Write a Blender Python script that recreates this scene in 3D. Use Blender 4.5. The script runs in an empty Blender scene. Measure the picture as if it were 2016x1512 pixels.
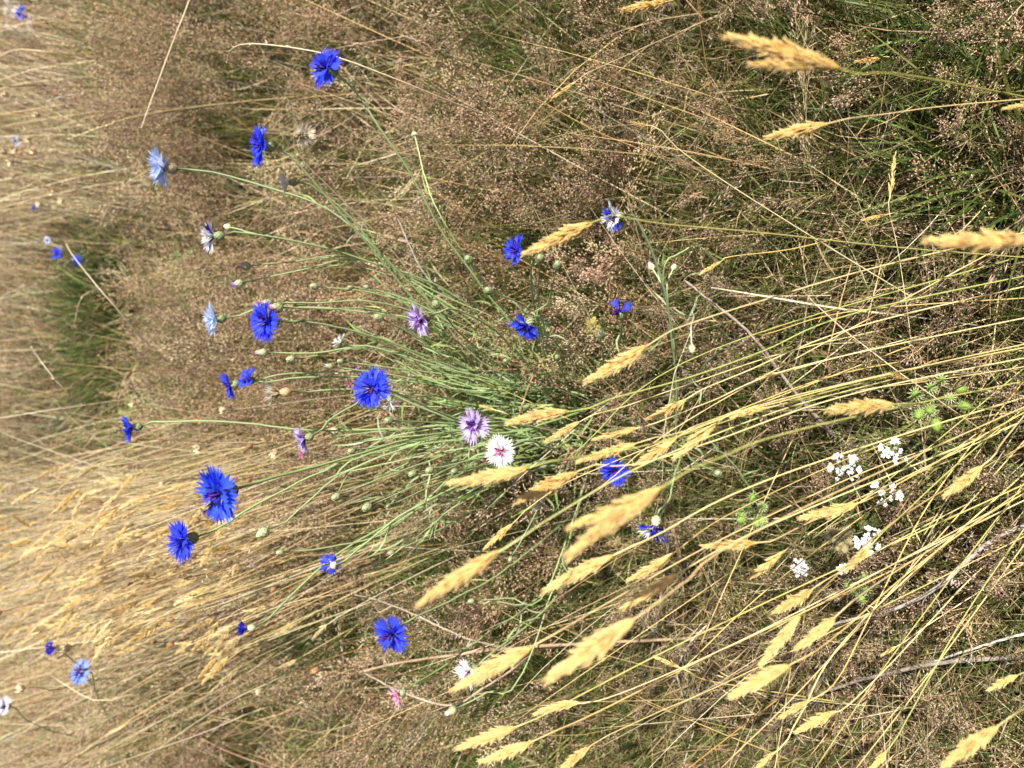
import bpy, math
import numpy as np
from mathutils import Vector, Matrix

rng = np.random.default_rng(11)
sc = bpy.context.scene
COL = sc.collection

# ---------------------------------------------------------------- camera
# The phone was held on its side: the world's "up" is the picture's left.
CAM_H = 1.0
PITCH = math.radians(45)
FPX = 1484.0                      # focal length in pixels of the 2016 px wide photograph
r_ = np.array([1.0, 0, 0])                                   # world right
f_ = np.array([0, math.cos(PITCH), -math.sin(PITCH)])        # view direction
u_ = np.array([0, math.sin(PITCH), math.cos(PITCH)])         # upright "up" of the view
C_ = np.array([0, 0, CAM_H])
cam = bpy.data.cameras.new('camera')
cam_o = bpy.data.objects.new('camera', cam)
COL.objects.link(cam_o)
X, Y, Z = -u_, r_, -f_
cam_o.matrix_world = Matrix(((X[0], Y[0], Z[0], C_[0]), (X[1], Y[1], Z[1], C_[1]), (X[2], Y[2], Z[2], C_[2]), (0, 0, 0, 1)))
cam.sensor_fit = 'HORIZONTAL'
cam.sensor_width = 36.0
cam.lens = FPX / 2016 * 36.0
cam.clip_start = 0.02
cam.clip_end = 400
cam.dof.use_dof = True
cam.dof.focus_distance = 0.78
cam.dof.aperture_fstop = 6.6
sc.camera = cam_o

# ---------------------------------------------------------------- light
SUN_EL, SUN_AZ = math.radians(54), math.radians(134)   # azimuth clockwise from +Y: high on the right of the camera
w = bpy.data.worlds.new('World')
sc.world = w
w.use_nodes = True
nt = w.node_tree
bg = nt.nodes['Background']
sky = nt.nodes.new('ShaderNodeTexSky')
sky.sky_type = 'NISHITA'
sky.sun_disc = False
sky.sun_elevation = SUN_EL
sky.sun_rotation = SUN_AZ
sky.dust_density = 3.0
nt.links.new(sky.outputs[0], bg.inputs[0])
bg.inputs[1].default_value = 0.05
sun = bpy.data.lights.new('sun', 'SUN')
sun.energy = 5.0
sun.angle = math.radians(0.6)
sun.color = (1.0, 0.94, 0.84)
sun_o = bpy.data.objects.new('sun', sun)
COL.objects.link(sun_o)
sd = Vector((math.sin(SUN_AZ) * math.cos(SUN_EL), math.cos(SUN_AZ) * math.cos(SUN_EL), math.sin(SUN_EL)))
sun_o.rotation_euler = sd.to_track_quat('Z', 'Y').to_euler()
sc.view_settings.view_transform = 'Standard'
sc.view_settings.look = 'None'
sc.view_settings.exposure = 1.0
sc.view_settings.gamma = 1.0
sc.cycles.max_bounces = 4
sc.cycles.diffuse_bounces = 2
sc.cycles.glossy_bounces = 1
sc.cycles.transmission_bounces = 3
sc.cycles.use_adaptive_sampling = True
sc.cycles.adaptive_threshold = 0.025
sc.cycles.caustics_reflective = False
sc.cycles.caustics_refractive = False

# ---------------------------------------------------------------- helpers
def P(px, py, d):
    return C_ + d * (f_ + (1008 - px) / FPX * u_ + (756 - py) / FPX * r_)

def depth_at(px, z):
    return (CAM_H - z) / (math.sin(PITCH) - (1008 - px) / FPX * math.cos(PITCH))

def PZ(px, py, z=0.0):
    return P(px, py, depth_at(px, z))

def img_dir(ix, iy, iz):
    """direction given as picture right, picture down, towards the viewer -> world, unit length"""
    v = -ix * u_ - iy * r_ - iz * f_
    return v / np.linalg.norm(v)

def hgt(x, y):
    x = np.asarray(x, float); y = np.asarray(y, float)
    return (0.012 * np.sin(3.1 * x + 1.7 * y) + 0.010 * np.sin(5.3 * y - 2.2 * x + 1.0) + 0.007 * np.sin(11 * x + 7 * y + 2.0)
            + 0.05 * np.sin(0.9 * y + 0.4) * np.clip((y - 1.5) / 3, 0, 1))

def unit(v):
    v = np.asarray(v, float)
    return v / (np.linalg.norm(v, axis=-1, keepdims=True) + 1e-12)

def frame_from(axis, spin=0.0):
    z = unit(axis)
    t = np.array([0, 0, 1.0]) if abs(z[2]) < 0.9 else np.array([1.0, 0, 0])
    x = unit(np.cross(t, z)); y = np.cross(z, x)
    c, s = math.cos(spin), math.sin(spin)
    return np.stack([c * x + s * y, -s * x + c * y, z], 1)     # columns

def mat4(R, loc, s=1.0):
    m = Matrix.Identity(4)
    for i in range(3):
        for j in range(3):
            m[i][j] = float(R[i, j] * s)
        m[i][3] = float(loc[i])
    return m

def smooth_path(pts, n=24):
    """Catmull-Rom through the points"""
    p = np.asarray(pts, float)
    if len(p) == 2:
        t = np.linspace(0, 1, n)[:, None]
        return p[0] * (1 - t) + p[1] * t
    e = np.vstack([2 * p[0] - p[1], p, 2 * p[-1] - p[-2]])
    seg = np.linalg.norm(np.diff(p, axis=0), axis=1)
    s = np.concatenate([[0], np.cumsum(seg)]) / seg.sum()
    out = []
    for t in np.linspace(0, 1, n):
        k = min(np.searchsorted(s, t, side='right') - 1, len(p) - 2)
        q = (t - s[k]) / (s[k + 1] - s[k] + 1e-9)
        a, b, c, d = e[k], e[k + 1], e[k + 2], e[k + 3]
        out.append(0.5 * ((2 * b) + (c - a) * q + (2 * a - 5 * b + 4 * c - d) * q ** 2 + (3 * b - a - 3 * c + d) * q ** 3))
    return np.array(out)

class MB:
    """collects geometry as arrays, then links it as one mesh object"""
    def __init__(self):
        self.v, self.q, self.t, self.c, self.n = [], [], [], [], 0

    def add(self, v, quads=None, tris=None, col=(0.5, 0.5, 0.5)):
        v = np.asarray(v, float).reshape(-1, 3)
        if quads is not None and len(quads):
            self.q.append(np.asarray(quads, np.int64).reshape(-1, 4) + self.n)
        if tris is not None and len(tris):
            self.t.append(np.asarray(tris, np.int64).reshape(-1, 3) + self.n)
        c = np.asarray(col, float)
        if c.ndim == 1:
            c = np.broadcast_to(c, (len(v), 3))
        self.v.append(v); self.c.append(c); self.n += len(v)

    def ribbons(self, paths, widths, side, cols):
        """paths (N,K,3), widths (N,K) or (K,), side (N,3), cols (N,3) or (N,K,3)"""
        paths = np.asarray(paths, float)
        N, K = paths.shape[:2]
        wd = np.broadcast_to(np.asarray(widths, float), (N, K))[..., None] * 0.5
        sd_ = np.asarray(side, float).reshape(-1, 1, 3) if np.asarray(side).ndim < 3 else side
        v = np.stack([paths - sd_ * wd, paths + sd_ * wd], 2)        # N,K,2,3
        i = np.arange(N * K * 2).reshape(N, K, 2)
        q = np.stack([i[:, :-1, 0], i[:, :-1, 1], i[:, 1:, 1], i[:, 1:, 0]], -1).reshape(-1, 4)
        cols = np.asarray(cols, float)
        if cols.ndim == 1: cols = cols[None]
        c = np.broadcast_to(cols[:, None, None, :] if cols.ndim == 2 else cols[:, :, None, :], (N, K, 2, 3)).reshape(-1, 3)
        self.add(v.reshape(-1, 3), quads=q, col=c)

    def tube(self, path, rad, sides=6, col=(0.5, 0.5, 0.5), cap=True):
        path = np.asarray(path, float); K = len(path)
        rad = np.broadcast_to(np.asarray(rad, float), (K,))
        t = unit(np.gradient(path, axis=0))
        n = np.zeros_like(t)
        ref = np.array([0.31, 0.22, 0.92]) if abs(t[0][2]) < 0.8 else np.array([0.9, 0.3, 0.1])
        n[0] = unit(np.cross(t[0], ref))
        for k in range(1, K):
            n[k] = unit(n[k - 1] - t[k] * np.dot(n[k - 1], t[k]))
        b = np.cross(t, n)
        a = np.arange(sides) * 2 * math.pi / sides
        v = path[:, None] + rad[:, None, None] * (np.cos(a)[None, :, None] * n[:, None] + np.sin(a)[None, :, None] * b[:, None])
        i = np.arange(K * sides).reshape(K, sides)
        j = np.roll(i, -1, axis=1)
        q = np.stack([i[:-1], j[:-1], j[1:], i[1:]], -1).reshape(-1, 4)
        tr = []
        vv = v.reshape(-1, 3)
        if cap:
            vv = np.vstack([vv, path[:1], path[-1:]])
            m = K * sides
            tr = [(i[0, s], m, j[0, s]) for s in range(sides)] + [(i[-1, s], j[-1, s], m + 1) for s in range(sides)]
            tr = [(x, z, y) for x, y, z in tr]
        c = np.asarray(col, float)
        if c.ndim == 2:
            cc = np.repeat(c, sides, axis=0)
            if cap: cc = np.vstack([cc, c[:1], c[-1:]])
            c = cc
        self.add(vv, quads=q, tris=tr, col=c)

    def lens(self, base, tip, width, col, sides=3):
        """pointed spikelets: base, tip (N,3)"""
        base = np.asarray(base, float); tip = np.asarray(tip, float)
        N = len(base)
        ax = unit(tip - base)
        ref = unit(rng.normal(size=(N, 3)))
        n = unit(np.cross(ax, ref)); b = np.cross(ax, n)
        mid = base * 0.58 + tip * 0.42
        wd = np.broadcast_to(np.asarray(width, float), (N,))[:, None] * 0.5
        ring = [mid + wd * (math.cos(2 * math.pi * k / sides) * n + math.sin(2 * math.pi * k / sides) * b) for k in range(sides)]
        v = np.stack([base, tip] + ring, 1)
        M = sides + 2
        o = np.arange(N)[:, None] * M
        tl = []
        for k in range(sides):
            k2 = (k + 1) % sides
            tl += [o + np.array([[0, 2 + k2, 2 + k]]), o + np.array([[1, 2 + k, 2 + k2]])]
        col = np.asarray(col, float)
        if col.ndim == 1: col = col[None]
        self.add(v.reshape(-1, 3), tris=np.concatenate(tl), col=np.broadcast_to(col[:, None, :], (N, M, 3)).reshape(-1, 3))

    def revolve(self, prof, sides=10, col=(0.5, 0.5, 0.5)):
        """prof: list of (radius, z) along local Z"""
        pr = np.asarray(prof, float); K = len(pr)
        a = np.arange(sides) * 2 * math.pi / sides
        v = np.stack([pr[:, :1] * np.cos(a), pr[:, :1] * np.sin(a), np.repeat(pr[:, 1:], sides, 1)], -1)
        i = np.arange(K * sides).reshape(K, sides); j = np.roll(i, -1, 1)
        q = np.stack([i[:-1], j[:-1], j[1:], i[1:]], -1).reshape(-1, 4)
        c = np.asarray(col, float)
        if c.ndim == 2: c = np.repeat(c, sides, 0)
        self.add(v.reshape(-1, 3), quads=q, col=c)

    def mesh(self, name, mat, smooth=True):
        v = np.concatenate(self.v) if self.v else np.zeros((0, 3))
        c = np.concatenate(self.c) if self.c else np.zeros((0, 3))
        q = np.concatenate(self.q) if self.q else np.zeros((0, 4), np.int64)
        t = np.concatenate(self.t) if self.t else np.zeros((0, 3), np.int64)
        me = bpy.data.meshes.new(name)
        me.vertices.add(len(v)); me.vertices.foreach_set('co', v.astype(np.float32).ravel())
        me.loops.add(len(q) * 4 + len(t) * 3)
        me.loops.foreach_set('vertex_index', np.concatenate([q.ravel(), t.ravel()]).astype(np.int32))
        me.polygons.add(len(q) + len(t))
        me.polygons.foreach_set('loop_start', np.concatenate([np.arange(len(q)) * 4, len(q) * 4 + np.arange(len(t)) * 3]).astype(np.int32))
        me.polygons.foreach_set('use_smooth', np.full(len(q) + len(t), smooth, dtype=bool))
        me.update(calc_edges=True)
        at = me.color_attributes.new('col', 'FLOAT_COLOR', 'POINT')
        at.data.foreach_set('color', np.hstack([c, np.ones((len(c), 1))]).astype(np.float32).ravel())
        me.materials.append(mat)
        return me

    def build(self, name, mat, parent=None, loc=(0, 0, 0), smooth=True):
        return put(name, self.mesh(name, mat, smooth), parent, loc)

def put(name, me, parent=None, loc=None, mw=None):
    o = bpy.data.objects.new(name, me)
    COL.objects.link(o)
    if parent is not None: o.parent = parent
    if mw is not None: o.matrix_local = mw
    elif loc is not None: o.location = [float(a) for a in loc]
    return o

def thing(name, label, cat, loc, group=None):
    o = put(name, None, None, loc)
    o.empty_display_size = 0.02
    o['label'] = label; o['category'] = cat; o['kind'] = 'thing'
    if group: o['group'] = group
    return o

def setting(o, label=None, cat=None, kind='structure'):
    o['kind'] = kind
    if label: o['label'] = label
    if cat: o['category'] = cat
    return o

# ---------------------------------------------------------------- materials
def mat_plant(name, rough=0.6, trans=0.25, color=None, var=0.18, spec=0.25, random=0.0, bump=0.0, scale=400.0):
    """colour from the mesh's own colour layer (or a plain colour) with a little procedural variation and light passing through"""
    m = bpy.data.materials.new(name); m.use_nodes = True
    n = m.node_tree; n.nodes.clear()
    out = n.nodes.new('ShaderNodeOutputMaterial')
    pb = n.nodes.new('ShaderNodeBsdfPrincipled')
    pb.inputs['Roughness'].default_value = rough
    pb.inputs['Specular IOR Level'].default_value = spec
    if color is None:
        a = n.nodes.new('ShaderNodeAttribute'); a.attribute_name = 'col'; src = a.outputs['Color']
    else:
        a = n.nodes.new('ShaderNodeRGB'); a.outputs[0].default_value = (*color, 1); src = a.outputs[0]
    tc = n.nodes.new('ShaderNodeTexCoord')
    nz = n.nodes.new('ShaderNodeTexNoise'); nz.inputs['Scale'].default_value = scale; nz.inputs['Detail'].default_value = 3
    n.links.new(tc.outputs['Object'], nz.inputs['Vector'])
    mr = n.nodes.new('ShaderNodeMapRange'); mr.inputs['From Min'].default_value = 0.3; mr.inputs['From Max'].default_value = 0.7
    mr.inputs['To Min'].default_value = 1 - var; mr.inputs['To Max'].default_value = 1 + var
    n.links.new(nz.outputs['Fac'], mr.inputs['Value'])
    val = mr.outputs[0]
    if random:
        oi = n.nodes.new('ShaderNodeObjectInfo')
        m2 = n.nodes.new('ShaderNodeMapRange'); m2.inputs['To Min'].default_value = 1 - random; m2.inputs['To Max'].default_value = 1 + random
        n.links.new(oi.outputs['Random'], m2.inputs['Value'])
        mm = n.nodes.new('ShaderNodeMath'); mm.operation = 'MULTIPLY'
        n.links.new(val, mm.inputs[0]); n.links.new(m2.outputs[0], mm.inputs[1]); val = mm.outputs[0]
    hs = n.nodes.new('ShaderNodeHueSaturation')
    n.links.new(src, hs.inputs['Color']); n.links.new(val, hs.inputs['Value'])
    n.links.new(hs.outputs[0], pb.inputs['Base Color'])
    if bump:
        bp = n.nodes.new('ShaderNodeBump'); bp.inputs['Strength'].default_value = bump; bp.inputs['Distance'].default_value = 0.0006
        n.links.new(nz.outputs['Fac'], bp.inputs['Height']); n.links.new(bp.outputs[0], pb.inputs['Normal'])
    if trans > 0:
        tr = n.nodes.new('ShaderNodeBsdfTranslucent'); n.links.new(hs.outputs[0], tr.inputs['Color'])
        mx = n.nodes.new('ShaderNodeMixShader'); mx.inputs[0].default_value = trans
        n.links.new(pb.outputs[0], mx.inputs[1]); n.links.new(tr.outputs[0], mx.inputs[2]); n.links.new(mx.outputs[0], out.inputs[0])
    else:
        n.links.new(pb.outputs[0], out.inputs[0])
    return m

M_BLADE = mat_plant('grass_blade', 0.5, 0.30, var=0.12, scale=60)
M_DRY = mat_plant('dry_grass', 0.55, 0.18, var=0.15, scale=80)
M_SPIKE = mat_plant('bent_spikelet', 0.6, 0.22, var=0.15, scale=120)
M_STEM = mat_plant('cornflower_stem', 0.6, 0.05, var=0.16, bump=0.5, scale=900)
M_LEAF = mat_plant('cornflower_leaf', 0.55, 0.25, var=0.14, scale=300)
M_CULM = mat_plant('straw_culm', 0.38, 0.06, var=0.14, spec=0.4, scale=260)
M_GOLD = mat_plant('golden_spikelet', 0.55, 0.45, var=0.12, random=0.16, scale=500)
M_INVOL = mat_plant('involucre', 0.65, 0.05, var=0.2, bump=0.3, scale=700)
M_DISC = mat_plant('disc_floret', 0.5, 0.1, var=0.15)
M_WOOD = mat_plant('dead_stem', 0.8, 0.0, var=0.35, bump=0.8, scale=350)
M_POD = mat_plant('dry_pod', 0.7, 0.05, var=0.3, bump=0.5, scale=500, random=0.2)
M_WHITE = mat_plant('white_petal', 0.5, 0.3, color=(0.74, 0.75, 0.76), var=0.04)
M_BUR = mat_plant('green_bur', 0.55, 0.2, var=0.15, random=0.15)
M_BROAD = mat_plant('broad_leaf', 0.4, 0.2, var=0.2, spec=0.4, scale=120)
M_STONE = mat_plant('pale_stone', 0.85, 0.0, color=(0.50, 0.52, 0.53), var=0.25, bump=0.6, scale=60)
PETAL = {k: mat_plant('petal_' + k, 0.5, 0.46, color=c, var=0.14, scale=260, random=0.12, spec=0.2) for k, c in {
    'deep_blue': (0.052, 0.082, 0.88), 'royal_blue': (0.06, 0.125, 0.92), 'dark_blue': (0.03, 0.03, 0.52), 'light_blue': (0.60, 0.71, 1.0),
    'lilac': (0.60, 0.48, 0.86), 'white': (0.90, 0.89, 0.92), 'pink': (0.86, 0.50, 0.66), 'sky_blue': (0.26, 0.36, 0.92), 'magenta': (0.80, 0.20, 0.62), 'cream': (0.74, 0.66, 0.52), 'bleached': (0.72, 0.72, 0.82)}.items()}

def ground_material():
    m = bpy.data.materials.new('meadow_soil'); m.use_nodes = True
    n = m.node_tree; pb = n.nodes['Principled BSDF']; pb.inputs['Roughness'].default_value = 0.95; pb.inputs['Specular IOR Level'].default_value = 0.1
    tc = n.nodes.new('ShaderNodeTexCoord')
    a = n.nodes.new('ShaderNodeTexNoise'); a.inputs['Scale'].default_value = 7; a.inputs['Detail'].default_value = 8
    b = n.nodes.new('ShaderNodeTexNoise'); b.inputs['Scale'].default_value = 140; b.inputs['Detail'].default_value = 6; b.inputs['Roughness'].default_value = 0.7
    for t in (a, b): n.links.new(tc.outputs['Object'], t.inputs['Vector'])
    ra = n.nodes.new('ShaderNodeValToRGB')
    e = ra.color_ramp.elements
    e[0].position = 0.35; e[0].color = (0.050, 0.034, 0.020, 1); e[1].position = 0.62; e[1].color = (0.055, 0.056, 0.015, 1)
    x = ra.color_ramp.elements.new(0.5); x.color = (0.075, 0.052, 0.030, 1)
    n.links.new(a.outputs['Fac'], ra.inputs['Fac'])
    rb = n.nodes.new('ShaderNodeMapRange'); rb.inputs['From Min'].default_value = 0.3; rb.inputs['From Max'].default_value = 0.7
    rb.inputs['To Min'].default_value = 0.45; rb.inputs['To Max'].default_value = 1.6
    n.links.new(b.outputs['Fac'], rb.inputs['Value'])
    hs = n.nodes.new('ShaderNodeHueSaturation'); n.links.new(ra.outputs[0], hs.inputs['Color']); n.links.new(rb.outputs[0], hs.inputs['Value'])
    n.links.new(hs.outputs[0], pb.inputs['Base Color'])
    bp = n.nodes.new('ShaderNodeBump'); bp.inputs['Strength'].default_value = 1.0; bp.inputs['Distance'].default_value = 0.01
    n.links.new(b.outputs['Fac'], bp.inputs['Height']); n.links.new(bp.outputs[0], pb.inputs['Normal'])
    return m

# ---------------------------------------------------------------- ground
def build_ground():
    s = np.linspace(-1, 1, 161)
    xs = 6 * s + 90 * s ** 5
    ys = 6 * s + 90 * s ** 5 + 2
    gx, gy = np.meshgrid(xs, ys)
    far = np.clip((np.hypot(gx, gy) - 8) / 40, 0, 1)
    v = np.stack([gx, gy, hgt(gx, gy) * (1 - far)], -1).reshape(-1, 3)
    n = len(s)
    i = np.arange(n * n).reshape(n, n)
    q = np.stack([i[:-1, :-1], i[:-1, 1:], i[1:, 1:], i[1:, :-1]], -1).reshape(-1, 4)
    mb = MB(); mb.add(v, quads=q)
    setting(mb.build('ground', ground_material()))
build_ground()

# ---------------------------------------------------------------- meadow masses (nobody could count these)
def vnoise(x, y, f, seed):
    """smooth value noise in 0..1"""
    x = np.asarray(x) * f + seed * 17.3; y = np.asarray(y) * f + seed * 7.9
    xi = np.floor(x).astype(np.int64); yi = np.floor(y).astype(np.int64)
    fx = x - xi; fy = y - yi
    fx = fx * fx * (3 - 2 * fx); fy = fy * fy * (3 - 2 * fy)
    def hsh(a, b):
        h = (a * 374761393 + b * 668265263 + seed * 1274126177) & 0xffffffff
        h = ((h ^ (h >> 13)) * 1274126177) & 0xffffffff
        return ((h ^ (h >> 16)) & 0xffff) / 65535.0
    return (hsh(xi, yi) * (1 - fx) + hsh(xi + 1, yi) * fx) * (1 - fy) + (hsh(xi, yi + 1) * (1 - fx) + hsh(xi + 1, yi + 1) * fx) * fy

def scatter(n, y0, y1, power=1.0):
    """points over the wedge of meadow in front of the photographer"""
    y = y0 + (y1 - y0) * rng.random(n) ** power
    x = (rng.random(n) * 2 - 1) * (0.62 + 0.56 * np.clip(y, 0, None))
    return x, y

def blades(mb, x, y, length, width, lean, bend, az, cols, K=4, z0=None):
    N = len(x)
    s = np.linspace(0, 1, K)
    th = lean[:, None] + bend[:, None] * ((s[:-1] + s[1:]) / 2)[None]
    step = (length / (K - 1))[:, None]
    dx = np.sin(th) * np.cos(az)[:, None] * step; dy = np.sin(th) * np.sin(az)[:, None] * step; dz = np.cos(th) * step
    base = np.stack([x, y, (hgt(x, y) - 0.004 if z0 is None else z0)], 1)
    off = np.cumsum(np.stack([dx, dy, dz], -1), 1)
    path = np.concatenate([base[:, None], base[:, None] + off], 1)
    path[..., 2] = np.maximum(path[..., 2], hgt(path[..., 0], path[..., 1]) + 0.003)
    tw = rng.random(N) * math.pi
    side = np.stack([np.cos(tw), np.sin(tw), rng.normal(size=N) * 0.25], 1)
    prof = np.array([0.8, 1.0, 0.75, 0.12]) if K == 4 else np.interp(s, [0, 0.3, 0.75, 1], [0.8, 1, 0.7, 0.12])
    mb.ribbons(path, width[:, None] * prof[None], unit(side), cols)

def pal(n, cols, weights, jit=0.18):
    cols = np.asarray(cols, float); w_ = np.asarray(weights, float)
    k = rng.choice(len(cols), size=n, p=w_ / w_.sum())
    c = cols[k] * (1 + jit * rng.normal(size=(n, 1))) * (1 + 0.06 * rng.normal(size=(n, 3)))
    return np.clip(c, 0.01, 0.9)

GREEN = (0.10, 0.155, 0.030); OLIVE = (0.16, 0.165, 0.045); LIME = (0.17, 0.24, 0.06); DKGREEN = (0.05, 0.085, 0.022)
STRAW = (0.52, 0.40, 0.21); PALE = (0.66, 0.55, 0.36); TAN = (0.36, 0.25, 0.14); BROWN = (0.20, 0.125, 0.07); GREY = (0.36, 0.31, 0.26)
PINKB = (0.40, 0.27, 0.185); PURPB = (0.22, 0.145, 0.115); CREAM = (0.66, 0.52, 0.34); ORANGE = (0.50, 0.29, 0.10)
R = math.radians

# --- short green sward near the photographer's feet
def sward():
    mb = MB()
    n = 60000
    x, y = scatter(n, -0.05, 1.15)
    g = vnoise(x, y, 7, 3)
    keep = rng.random(n) < np.clip(0.42 + 1.1 * g - 0.35 * ((x < -0.28) & (y < 0.62)), 0, 1)
    x, y = x[keep], y[keep]; n = len(x)
    blades(mb, x, y, rng.uniform(0.03, 0.14, n), rng.uniform(0.0009, 0.0024, n), R(10) + np.abs(rng.normal(size=n)) * R(28), rng.normal(size=n) * R(45),
           rng.random(n) * 6.283, pal(n, [(0.10, 0.135, 0.035), OLIVE, LIME, DKGREEN, STRAW, TAN], [3.5, 4, 1.2, 3, 1.6, 1.6]))
    # longer olive blades under the bent grass
    n = 32000
    x, y = scatter(n, 0.75, 2.6)
    g = vnoise(x, y, 3.5, 5)
    keep = rng.random(n) < np.clip(1.5 * g - 0.15, 0, 1)
    x, y = x[keep], y[keep]; n = len(x)
    blades(mb, x, y, rng.uniform(0.08, 0.24, n), rng.uniform(0.0012, 0.0026, n), R(6) + np.abs(rng.normal(size=n)) * R(16), rng.uniform(0, R(60), n),
           rng.random(n) * 6.283, pal(n, [GREEN, OLIVE, LIME, DKGREEN, TAN], [4, 4, 2, 4, 1]))
    n = 12000
    x, y = scatter(n, 2.2, 7.0)
    keep = rng.random(n) < np.clip((vnoise(x, y, 1.6, 51) - 0.48) * 3.2, 0, 1)
    x, y = x[keep], y[keep]; n = len(x)
    blades(mb, x, y, rng.uniform(0.10, 0.38, n), rng.uniform(0.0025, 0.005, n), R(6) + np.abs(rng.normal(size=n)) * R(18), rng.uniform(0, R(60), n),
           rng.random(n) * 6.283, pal(n, [GREEN, OLIVE, LIME, DKGREEN], [3, 4, 2, 2]))
    o = mb.build('green_grass', M_BLADE)
    setting(o, 'short olive green grass carpeting the meadow floor under the flowers', 'grass', 'stuff')

def moss():
    mb = MB()
    n = 30000
    x, y = scatter(n, 0.0, 1.0)
    keep = rng.random(n) < np.clip((vnoise(x, y, 6, 9) - 0.30) * 2.4, 0, 1)
    x, y = x[keep], y[keep]; n = len(x)
    blades(mb, x, y, rng.uniform(0.008, 0.022, n), rng.uniform(0.001, 0.002, n), np.abs(rng.normal(size=n)) * R(35), rng.normal(size=n) * R(30),
           rng.random(n) * 6.283, pal(n, [(0.12, 0.125, 0.02), (0.09, 0.10, 0.02), (0.15, 0.14, 0.03)], [1, 1, 1]), K=3)
    o = mb.build('moss', M_BLADE)
    setting(o, 'olive moss between the grass blades on the near ground', 'moss', 'stuff')

# --- dry, matted blades and fallen culms
def thatch():
    mb = MB()
    n = 26000
    x, y = scatter(n, -0.05, 1.3)
    dens = 0.24 + 0.42 * vnoise(x, y, 5, 21) + 0.6 * ((x < -0.25) & (y < 0.7))
    keep = rng.random(n) < np.clip(dens, 0, 1)
    x, y = x[keep], y[keep]; n = len(x)
    z = hgt(x, y) + rng.random(n) ** 2 * 0.05
    blades(mb, x, y, rng.uniform(0.04, 0.16, n), rng.uniform(0.0006, 0.0014, n), R(90) - np.abs(rng.normal(size=n)) * R(26), rng.normal(size=n) * R(35),
           rng.random(n) * 6.283, pal(n, [STRAW, TAN, BROWN, PALE, GREY], [4, 3, 3, 3, 1]), z0=z)
    n = 16000
    x, y = scatter(n, 1.1, 7.0, 1.3)
    z = hgt(x, y) + rng.random(n) ** 2 * 0.08
    blades(mb, x, y, rng.uniform(0.08, 0.25, n), rng.uniform(0.0014, 0.003, n), R(80) - np.abs(rng.normal(size=n)) * R(30), rng.normal(size=n) * R(30),
           rng.random(n) * 6.283, pal(n, [STRAW, TAN, BROWN, PALE, GREY], [4, 3, 1, 4, 1]), z0=z)
    o = mb.build('dry_thatch', M_DRY)
    setting(o, 'matted tan and brown dead grass lying between the green blades', 'dead grass', 'stuff')

# --- bent grass: thin culms with open panicles of tiny brown spikelets
def panicle_variant(h, nodes, lod, dense=1.0, spread=1.0):
    bs, be, sb, st = [], [], [], []
    top = h * 0.48
    for k in range(nodes):
        q = k / (nodes - 1)
        z = h - top + top * q ** 0.9
        nb = 3 if lod else (5 if q < 0.5 else 4)
        bl = (0.055 * (1 - q) ** 0.8 + 0.010) * spread
        for b in range(nb):
            az = rng.random() * 6.283; up = R(rng.uniform(25, 62))
            l = bl * rng.uniform(0.6, 1.15)
            d = np.array([math.cos(az) * math.sin(up), math.sin(az) * math.sin(up), math.cos(up)])
            p0 = np.array([0, 0, z]); p1 = p0 + d * l
            bs.append(p0); be.append(p1)
            ns = int((2.8 if lod else 3.9) * dense * rng.uniform(0.6, 1.3)) + 1
            for j in range(ns):
                t = rng.uniform(0.45, 1.0)
                p = p0 + d * l * t + rng.normal(size=3) * 0.0045
                dd = unit(d + np.array([0, 0, 0.5]) + rng.normal(size=3) * 0.42)
                s = rng.uniform(0.0055, 0.0100) * (1.1 if lod else 1)
                sb.append(p); st.append(p + dd * s)
                if not lod and t < 0.97 and rng.random() < 0.5:
                    bs.append(p0 + d * l * (t - 0.12)); be.append(p)
    return h, np.array(bs), np.array(be), np.array(sb), np.array(st)

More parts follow.
